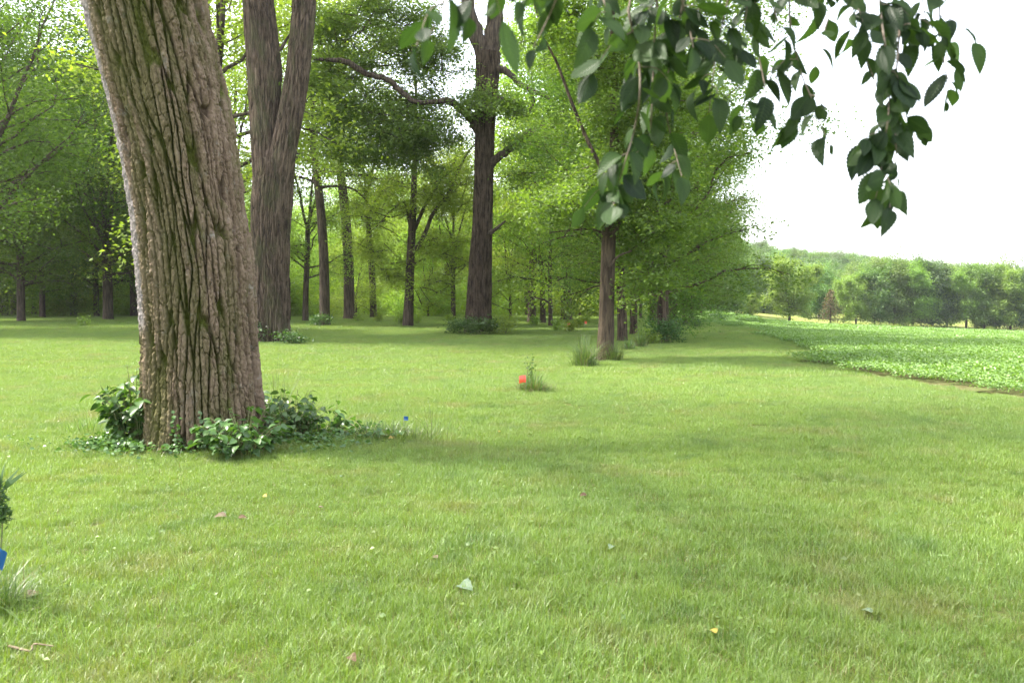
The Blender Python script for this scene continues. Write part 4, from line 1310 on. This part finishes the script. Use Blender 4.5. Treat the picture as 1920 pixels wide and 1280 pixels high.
# a few runners climbing the bark
for a0 in (-1.62, -1.25):
    m = 26
    zc = np.linspace(0.05, 0.42, m)
    Q = np.stack([np.cos(a0) * 0.70 + r.normal(0, 0.03, m), np.sin(a0) * 0.70 - 0.03 + 0 * zc, zc], -1)
    place_leaves(g, Q, r.normal(0, 1, (m, 3)), np.array([0, -1.0, 0.5]) + r.normal(0, 0.3, (m, 3)), r.uniform(0.03, 0.055, m), ovate_template(3, 0.42, 0.1, 0.2), r.uniform(0.3, 0.9, m))
tag(obj('creeper', g.mesh('creeper', MAT['leaf_creeper']), None, NT), 'low carpet of small round creeper leaves around the foot of the leaning trunk', 'ground cover', kind='stuff')


# ------------------------------------------------------------------ marker flags and the ribbon
def cloth(w, h, mat, name, parent, loc, rz, seed, nx=10, nz=8, sag=0.12):
    r = np.random.default_rng(seed)
    X, Z = np.meshgrid(np.linspace(0, w, nx), np.linspace(0, h, nz))
    Y = 0.10 * w * np.sin(X / w * 5 + seed) * (X / w) + 0.05 * w * np.sin(Z / h * 4)
    Z2 = Z - sag * h * (X / w) ** 2
    V = np.stack([X, Y, Z2], -1).reshape(-1, 3)
    i = np.arange(nz - 1)[:, None] * nx + np.arange(nx - 1)[None]
    F = np.stack([i, i + 1, i + nx + 1, i + nx], -1).reshape(-1, 4)
    g = Geo(); g.add(V, F); b = V + [0, 0.0008, 0]; g.add(b, F[:, ::-1])
    o = obj(name, g.mesh(name, mat), parent, loc); o.rotation_euler = (0, 0, rz)
    return o


orange = leafmat('orange_plastic', (0.80, 0.13, 0.05), (0.80, 0.13, 0.05), 0.35, 0.06, 0.3, (1, 1, 1), 0.0)
blue = leafmat('blue_plastic', (0.012, 0.12, 0.36), (0.02, 0.16, 0.42), 0.35, 0.06, 0.3, (1, 1, 1), 0.0)
wire = plain('flag_wire', (0.35, 0.34, 0.33), 0.4, spec=0.5)


def flag(loc, h, w, fh, mat, label, rz, name='marker_flag'):
    e = empty(name, loc, label, 'flag')
    g = Geo(); tube(g, np.array([[0, 0, -0.03], [0.004, 0, h * 0.5], [0, 0, h]]), 0.0022, 6)
    obj('wire_stake', g.mesh('wire_stake', wire), e)
    cloth(w, fh, mat, 'flag', e, (0, 0, h - fh), rz, 3)
    return e


p = ground(986, 737)
flag(p, (at(986, 703, p[1]) - p)[2], 0.125, 0.125, orange, 'small orange marker flag on the lawn beside the shaggy grass clump', PI + 0.25)
p = ground(757, 812)
flag(p, (at(757, 780, p[1]) - p)[2], 0.055, 0.05, blue, 'small blue marker flag among uncut grass right of the leaning trunk', 0.2)
for px, py, lb in ((1064, 622, 'tiny faded orange flag at the flagged weed tuft on the far lawn'), (1096, 617, 'tiny orange flag left of the smooth edge trunk on the far lawn')):
    p = ground(px, py)
    flag(p, 0.42, 0.14, 0.14, orange, lb, 0.3)
# ribboned stem at the left edge
p = ground(-16, 1150)
e = empty('ribboned_sapling', p, 'thin sapling stem with a bushy tip tied with blue ribbon at the left edge', 'sapling')
g = Geo()
d = p[1]
pts = resample([np.array([0, 0, -0.02]), at(0, 1040, d) - p, at(4, 970, d) - p, at(-2, 900, d) - p], 14)
tube(g, pts, np.linspace(0.006, 0.003, 14), 7)
obj('stem', g.mesh('stem', MAT['stem']), e)
r = np.random.default_rng(9); g = Geo()
n = 420
P = np.repeat([at(5, 965, d) - p, at(0, 940, d) - p, at(-6, 910, d) - p], [240, 100, 80], axis=0) + r.normal(0, 1, (n, 3)) * [0.013, 0.016, 0.022]
place_leaves(g, P, r.normal(0, 1, (n, 3)) + [0, 0, 0.5], r.normal(0, 1, (n, 3)), r.uniform(0.02, 0.05, n), (T_QUAD[0] * [1, 0.4, 1], T_QUAD[1]), r.uniform(0, 0.7, n))
for k in range(7):
    b_ = at(0, 925, d) - p
    a = r.uniform(-1.1, 1.1)
    t_ = b_ + np.array([math.sin(a) * 0.12, r.normal(0, 0.05), 0.14 * math.cos(a)])
    place_leaves(g, b_[None], (t_ - b_)[None], np.array([[0, -1.0, 0.2]]), np.array([0.16]), (T_QUAD[0] * [1, 0.2, 1], T_QUAD[1]), np.array([0.6]))
obj('foliage', g.mesh('foliage', MAT['leaf_shrub'], False), e)
q = at(-1, 1030, d) - p
c1 = cloth(0.03, 0.10, blue, 'ribbon', e, q + [-0.012, -0.012, -0.09], 0.3, 5)
c1.rotation_euler = (0.15, 0.28, 0.4)
g = Geo(); tube(g, np.array([q - [0, 0, 0.012], q, q + [0, 0, 0.012]]), [0.008, 0.011, 0.008], 10)
obj('knot', g.mesh('knot', blue), e)


# ------------------------------------------------------------------ litter on the lawn
dry_leaf = plain('dry_leaf', (0.06, 0.036, 0.02), 0.9, (0.10, 0.065, 0.038), 70)
pale_leaf = plain('pale_leaf', (0.10, 0.072, 0.048), 0.9, (0.16, 0.125, 0.085), 60)
yellow_leaf = plain('yellow_leaf', (0.27, 0.18, 0.02), 0.6, (0.24, 0.20, 0.04), 60)
silver_leaf = plain('silver_leaf', (0.075, 0.12, 0.065), 0.7, (0.12, 0.16, 0.10), 60)


def fallen(px, py, size, mat, label, seed, curl=0.5):
    r = np.random.default_rng(seed)
    p = ground(px, py)
    g = Geo()
    T = ovate_template(8, 0.36, curl * 0.6, curl, 1)
    a = r.uniform(0, 6.28)
    place_leaves(g, np.array([[0, 0, 0.0]]), np.array([[math.cos(a), math.sin(a), 0.25]]), np.array([[r.normal(0, 0.2), r.normal(-0.35, 0.2), 1.0]]), np.array([size]), T, np.array([0.5]))
    tag(obj('fallen_leaf', g.mesh('fallen_leaf', mat), None, p + [0, 0, 0.036]), label, 'leaf', 'fallen leaves on the lawn')


for k, (px, py, s, m, lb) in enumerate((
        (425, 978, 0.085, pale_leaf, 'curled pale brown leaf on the lawn below the leaning trunk'), (447, 980, 0.06, dry_leaf, 'darker curled leaf touching the pale brown leaf below the leaning trunk'),
        (45, 1138, 0.09, pale_leaf, 'crumpled pale leaf beside the dark grass clump at the left edge'), (500, 940, 0.05, yellow_leaf, 'small yellow leaf in front of the broad-leaved plants'),
        (597, 962, 0.04, pale_leaf, 'tiny pale leaf right of the small yellow leaf'), (862, 1110, 0.11, silver_leaf, 'silvery green upturned leaf low in the middle of the lawn'),
        (1342, 1208, 0.05, yellow_leaf, 'small yellow-orange leaf low on the right lawn'), (935, 815, 0.06, yellow_leaf, 'orange-yellow leaf on the lawn right of the uncut grass'),
        (655, 1250, 0.06, dry_leaf, 'reddish brown leaf at the bottom edge'), (1636, 1165, 0.06, silver_leaf, 'pale upturned leaf low at the right of the lawn'),
        (1100, 938, 0.06, dry_leaf, 'dark brown leaf in the middle of the open lawn'), (728, 828, 0.10, yellow_leaf, 'bright yellow green leaf at the foot of the blue marker flag'), (638, 902, 0.05, silver_leaf, 'silvery leaf below the trunk planting'),
        (820, 1060, 0.05, pale_leaf, 'little pale leaf above the silvery upturned leaf'), (1150, 1035, 0.07, silver_leaf, 'silvery green leaf near the thin brown patch of lawn'),
        (1290, 706, 0.10, dry_leaf, 'brown leaf on the lawn path right of the smooth edge trunk'))):
    fallen(px, py, s, m, lb, 500 + k)
p1, p2, p3, p4 = [ground(x, y) + [0, 0, 0.05] for x, y in ((18, 1228), (58, 1237), (64, 1234), (101, 1231))]
p1, p2, p3, p4 = [q_ - [0, 0, 0.012] for q_ in (p1, p2, p3, p4)]
g = Geo()
tube(g, resample([p1 - p1, p2 - p1, p3 - p1 + [0, 0, 0.01], p4 - p1], 14), np.linspace(0.007, 0.003, 14), 7)
tag(obj('fallen_twig', g.mesh('fallen_twig', plain('dry_twig', (0.12, 0.085, 0.055), 0.8, (0.20, 0.15, 0.10), 60)), None, p1), 'dry bent twig lying in the grass at the bottom left corner', 'twig')

# ------------------------------------------------------------------ overhanging elm
ELM_T = [ovate_template(22, 0.30, 0.16, 0.22, 1, 0.82), ovate_template(22, 0.26, 0.34, 0.40, 1, 0.78), ovate_template(22, 0.32, -0.10, 0.12, 1, 0.88), ovate_template(22, 0.28, 0.5, 0.6, 1, 0.82)]
TW = [  # pixel polylines with distance: x, y, depth
    ([(1215, -120), (1182, 0), (1180, 30), (1196, 100), (1200, 170), (1190, 240), (1170, 310), (1158, 350), (1150, 385)], 2.05, 26),
    ([(1240, -120), (1230, 30), (1225, 120), (1222, 200), (1215, 260), (1180, 300)], 2.15, 20),
    ([(1320, -120), (1280, 10), (1255, 120), (1250, 210), (1262, 270), (1278, 330)], 2.25, 18),
    ([(1090, -140), (1050, -20), (1025, 40), (1000, 90)], 1.75, 8),
    ([(890, -160), (850, -40), (826, 20), (806, 70)], 1.55, 7),
    ([(960, -160), (920, -60), (890, -10), (880, 30)], 1.6, 5),
    ([(1000, -140), (985, -50), (975, 0)], 1.7, 5),
    ([(1390, -120), (1365, 0), (1345, 90), (1335, 160), (1330, 210)], 2.15, 15),
    ([(1430, -120), (1415, 20), (1424, 110), (1436, 180), (1425, 225)], 2.3, 12),
    ([(1500, -120), (1480, 20), (1500, 130), (1520, 180), (1535, 225), (1555, 270)], 2.3, 16),
    ([(1570, -120), (1560, 0), (1540, 80), (1530, 120)], 2.35, 10),
    ([(1660, -120), (1650, 0), (1660, 90), (1668, 160), (1664, 230), (1655, 290), (1648, 350), (1632, 395)], 2.15, 30),
    ([(1700, -120), (1690, 20), (1682, 120), (1676, 200), (1680, 270), (1678, 330), (1668, 390)], 2.2, 24),
    ([(1620, -120), (1615, 20), (1622, 100), (1640, 150), (1650, 190)], 2.3, 14),
    ([(1770, -120), (1762, 20), (1768, 90), (1772, 130), (1784, 165)], 2.3, 12),
    ([(1280, -120), (1275, -20), (1290, 40), (1300, 90)], 2.0, 12),
    ([(1450, -130), (1440, -30), (1455, 30), (1470, 70)], 2.2, 10),
    ([(1540, -130), (1590, -20), (1600, 30), (1590, 70)], 2.25, 9),
    ([(1130, -140), (1120, -40), (1135, 10), (1150, 60)], 1.9, 9),
    ([(1340, -140), (1390, -40), (1400, 20), (1385, 70)], 2.1, 11),
    ([(1720, -130), (1725, -30), (1735, 30), (1745, 60)], 2.3, 9),
]
ELM_B = np.array([0.9, -3.0, 0.0])
elm = empty('elm_tree', ELM_B, 'elm with serrated leaves whose sprays hang into the top right of the photo', 'tree')
gw = Geo()
trunk_geo(gw, np.linspace(-0.2, 7, 60), np.zeros((60, 2)), np.linspace(0.34, 0.2, 60), 60, 0.02, 0.06, 71, 0.4, 0.2)
obj('trunk', gw.mesh('trunk', MAT['bark_grey']), elm)
gw, gl = Geo(), Geo(); r = np.random.default_rng(72)
top_pts = np.array([at(pl[0][0], pl[0][1], dp) for pl, dp, _ in TW])
l1 = resample([ELM_B + [0, 0, 3.4], np.array([1.9, -0.6, 3.3]), np.array([1.75, 1.6, 3.02]), np.array([1.0, 2.15, 2.86]), np.array([0.35, 2.05, 2.72]), np.array([-0.35, 1.6, 2.58])], 40)
g1 = Geo(); tube(g1, l1, np.linspace(0.09, 0.008, 40), 8)
obj('limb', g1.mesh('limb', MAT['bark_grey']), elm).location = -Vector(ELM_B)
for k in range(58):
    s = r.uniform(0, 1); a2 = r.uniform(0, 2 * PI); e2 = r.uniform(0.0, 0.9)
    bough(gw, gl, [0, 0, 4.6 + 4.4 * s ** 1.2], [math.cos(a2) * math.cos(e2), math.sin(a2) * math.cos(e2), math.sin(e2)], r.uniform(4.0, 6.5) * (1.1 - 0.4 * s), r, 0.06, 0.11, 13, 0.42, 8)
obj('branch', gw.mesh('branch', MAT['bark_dark']), elm)
obj('crown', gl.mesh('crown', MAT['leaf_mid'], False), elm)
for i, (pl, dp, nl) in enumerate(TW):
    nl = int(nl * 1.5)
    r = np.random.default_rng(800 + i)
    P = np.array([at(x, y, dp + 0.06 * math.sin(3 * j + i)) for j, (x, y) in enumerate(pl)])
    q = l1[np.argmin(np.linalg.norm(l1 - P[0], axis=1))]
    P = np.vstack([q, P])
    pts = resample(P, 30)
    g1 = Geo(); tube(g1, pts - ELM_B, np.linspace(0.0045, 0.0011, 30), 6)
    br = obj('hanging_spray', g1.mesh('hanging_spray', MAT['twig']), elm)
    # leaves alternate along the twig and along its side twigs
    L = np.concatenate([[0], np.cumsum(np.linalg.norm(np.diff(pts, axis=0), axis=1))])
    vis = L[-1] - np.linalg.norm(P[-1] - P[1]) * 1.02
    s0 = max(0.1, vis * 0.75)
    gl = Geo(); gt = Geo()
    strands = [(pts, s0, L[-1], int(nl * 0.62))]
    for q_ in range(max(2, nl // 6)):
        f_ = r.uniform(s0, L[-1] * 0.93)
        b_ = np.array([np.interp(f_, L, pts[:, c]) for c in range(3)])
        a_ = r.uniform(0, 2 * PI); l_ = r.uniform(0.05, 0.13)
        d_ = np.array([math.cos(a_), math.sin(a_) * 0.8, r.uniform(-0.6, 0.1)])
        sp = resample([b_, b_ + d_ * l_ * 0.5, b_ + d_ * l_ * 0.9 + [0, 0, -0.35 * l_]], 10)
        tube(gt, sp - ELM_B, np.linspace(0.0016, 0.0007, 10), 5)
        strands.append((sp, 0.02, None, r.integers(3, 6)))
    obj('side_twig', gt.mesh('side_twig', MAT['twig']), br)
    for pts_, sa, sb, nn in strands:
        Ls = np.concatenate([[0], np.cumsum(np.linalg.norm(np.diff(pts_, axis=0), axis=1))])
        sL = np.sort(np.linspace(sa, Ls[-1], nn) + np.append(r.normal(0, 0.006, nn - 1), 0))
        BP = np.stack([np.interp(sL, Ls, pts_[:, c]) for c in range(3)], -1)
        TD = np.stack([np.interp(sL, Ls, np.gradient(pts_[:, c], Ls)) for c in range(3)], -1)
        TD /= np.linalg.norm(TD, axis=1)[:, None]
        a0 = r.uniform(-0.9, 0.9)
        sgn = np.where(np.arange(nn) % 2, 1, -1) * 1.0
        aa = a0 + r.normal(0, 0.5, nn)
        side = np.stack([np.cos(aa), np.sin(aa), 0 * sL], -1) * sgn[:, None]
        D = TD * 0.5 + side * r.uniform(0.4, 1.15, nn)[:, None] + np.array([0, 0, -0.6]) + r.normal(0, 0.22, (nn, 3))
        D[-1] = TD[-1] + [0, 0, -0.4]
        NN = np.array([0, -0.45, 0.75]) + r.normal(0, 0.55, (nn, 3)) + side * 0.3
        S = np.clip(r.normal(0.067, 0.018, nn), 0.028, 0.1)
        for b_, d_ in zip(BP, D):
            d_ = d_ / np.linalg.norm(d_)
            tube(gl, np.array([b_, b_ + d_ * 0.007]) - ELM_B, [0.0009, 0.0008], 4)
        pick = r.integers(0, len(ELM_T), nn)
        v_ = np.clip(r.normal(0.45, 0.3, nn), 0, 1)
        for t_ in range(len(ELM_T)):
            k_ = pick == t_
            if k_.any():
                place_leaves(gl, (BP + 0.006 * D / np.linalg.norm(D, axis=1)[:, None] - ELM_B)[k_], D[k_], NN[k_], S[k_], ELM_T[t_], v_[k_])
    obj('leaves', gl.mesh('leaves', MAT['elm']), br)

# ------------------------------------------------------------------ the humid air
def haze_box(x0, x1, y0, y1, z0, z1, dens):
    m, nt, out = newmat('summer_haze')
    pv = nt.nodes.new('ShaderNodeVolumePrincipled'); pv.inputs['Density'].default_value = dens
    pv.inputs['Color'].default_value = (0.93, 0.96, 1.0, 1); pv.inputs['Anisotropy'].default_value = 0.25
    nt.links.new(pv.outputs[0], out.inputs['Volume'])
    V = [[x, y, z] for x in (x0, x1) for y in (y0, y1) for z in (z0, z1)]
    g = Geo(); g.add(V, [[0, 1, 3, 2], [4, 6, 7, 5], [0, 4, 5, 1], [2, 3, 7, 6], [0, 2, 6, 4], [1, 5, 7, 3]])
    tag(obj('haze', g.mesh('haze', m, False)), 'pale summer haze over the field and far wood', 'haze', kind='stuff')


haze_box(-320, 420, -60, 490, -25, 40, 0.00016)

# ------------------------------------------------------------------ light, sky, camera
SUN_EL = math.radians(57)
saz = np.array([-0.95, 0.20]); saz /= np.linalg.norm(saz)
sdir = Vector((saz[0] * math.cos(SUN_EL), saz[1] * math.cos(SUN_EL), math.sin(SUN_EL)))
sun = bpy.data.lights.new('sun', 'SUN'); sun.energy = 3.1; sun.angle = math.radians(5.0); sun.color = (1.0, 0.95, 0.86)
so = bpy.data.objects.new('sun', sun); COL.objects.link(so); so.rotation_euler = sdir.to_track_quat('Z', 'Y').to_euler()
w = bpy.data.worlds.new('World'); scene.world = w; w.use_nodes = True
nt = w.node_tree; nt.nodes.clear()
sky = nt.nodes.new('ShaderNodeTexSky'); sky.sky_type = 'NISHITA'; sky.sun_disc = False
sky.sun_elevation = SUN_EL; sky.sun_rotation = math.atan2(saz[0], saz[1]); sky.dust_density = 5.0; sky.air_density = 1.0; sky.ozone_density = 1.0
bg = nt.nodes.new('ShaderNodeBackground'); bg.inputs['Strength'].default_value = 0.15
wo = nt.nodes.new('ShaderNodeOutputWorld')
vl = nt.nodes.new('ShaderNodeMix'); vl.data_type = 'RGBA'; vl.inputs['Factor'].default_value = 0.5      # thin white overcast veil
vl.inputs['B'].default_value = (6.0, 6.1, 6.3, 1)
nt.links.new(sky.outputs[0], vl.inputs['A']); nt.links.new(vl.outputs['Result'], bg.inputs[0]); nt.links.new(bg.outputs[0], wo.inputs[0])

cam = bpy.data.cameras.new('camera'); cam.sensor_width = 22.3; cam.lens = 18; cam.clip_end = 5000; cam.clip_start = 0.05
cam.dof.use_dof = True; cam.dof.focus_distance = 13.0; cam.dof.aperture_fstop = 2.8
co = bpy.data.objects.new('camera', cam); COL.objects.link(co)
co.location = (0, 0, CAM_H); co.rotation_euler = (PI / 2 - PITCH, 0, 0)
scene.camera = co
scene.view_settings.view_transform = 'Standard'; scene.view_settings.look = 'None'
scene.view_settings.exposure = 2.32; scene.view_settings.gamma = 1.0
c = scene.cycles
c.max_bounces = 7; c.diffuse_bounces = 4; c.glossy_bounces = 2; c.transmission_bounces = 4; c.transparent_max_bounces = 4
c.caustics_reflective = False; c.caustics_refractive = False
c.sample_clamp_indirect = 8.0
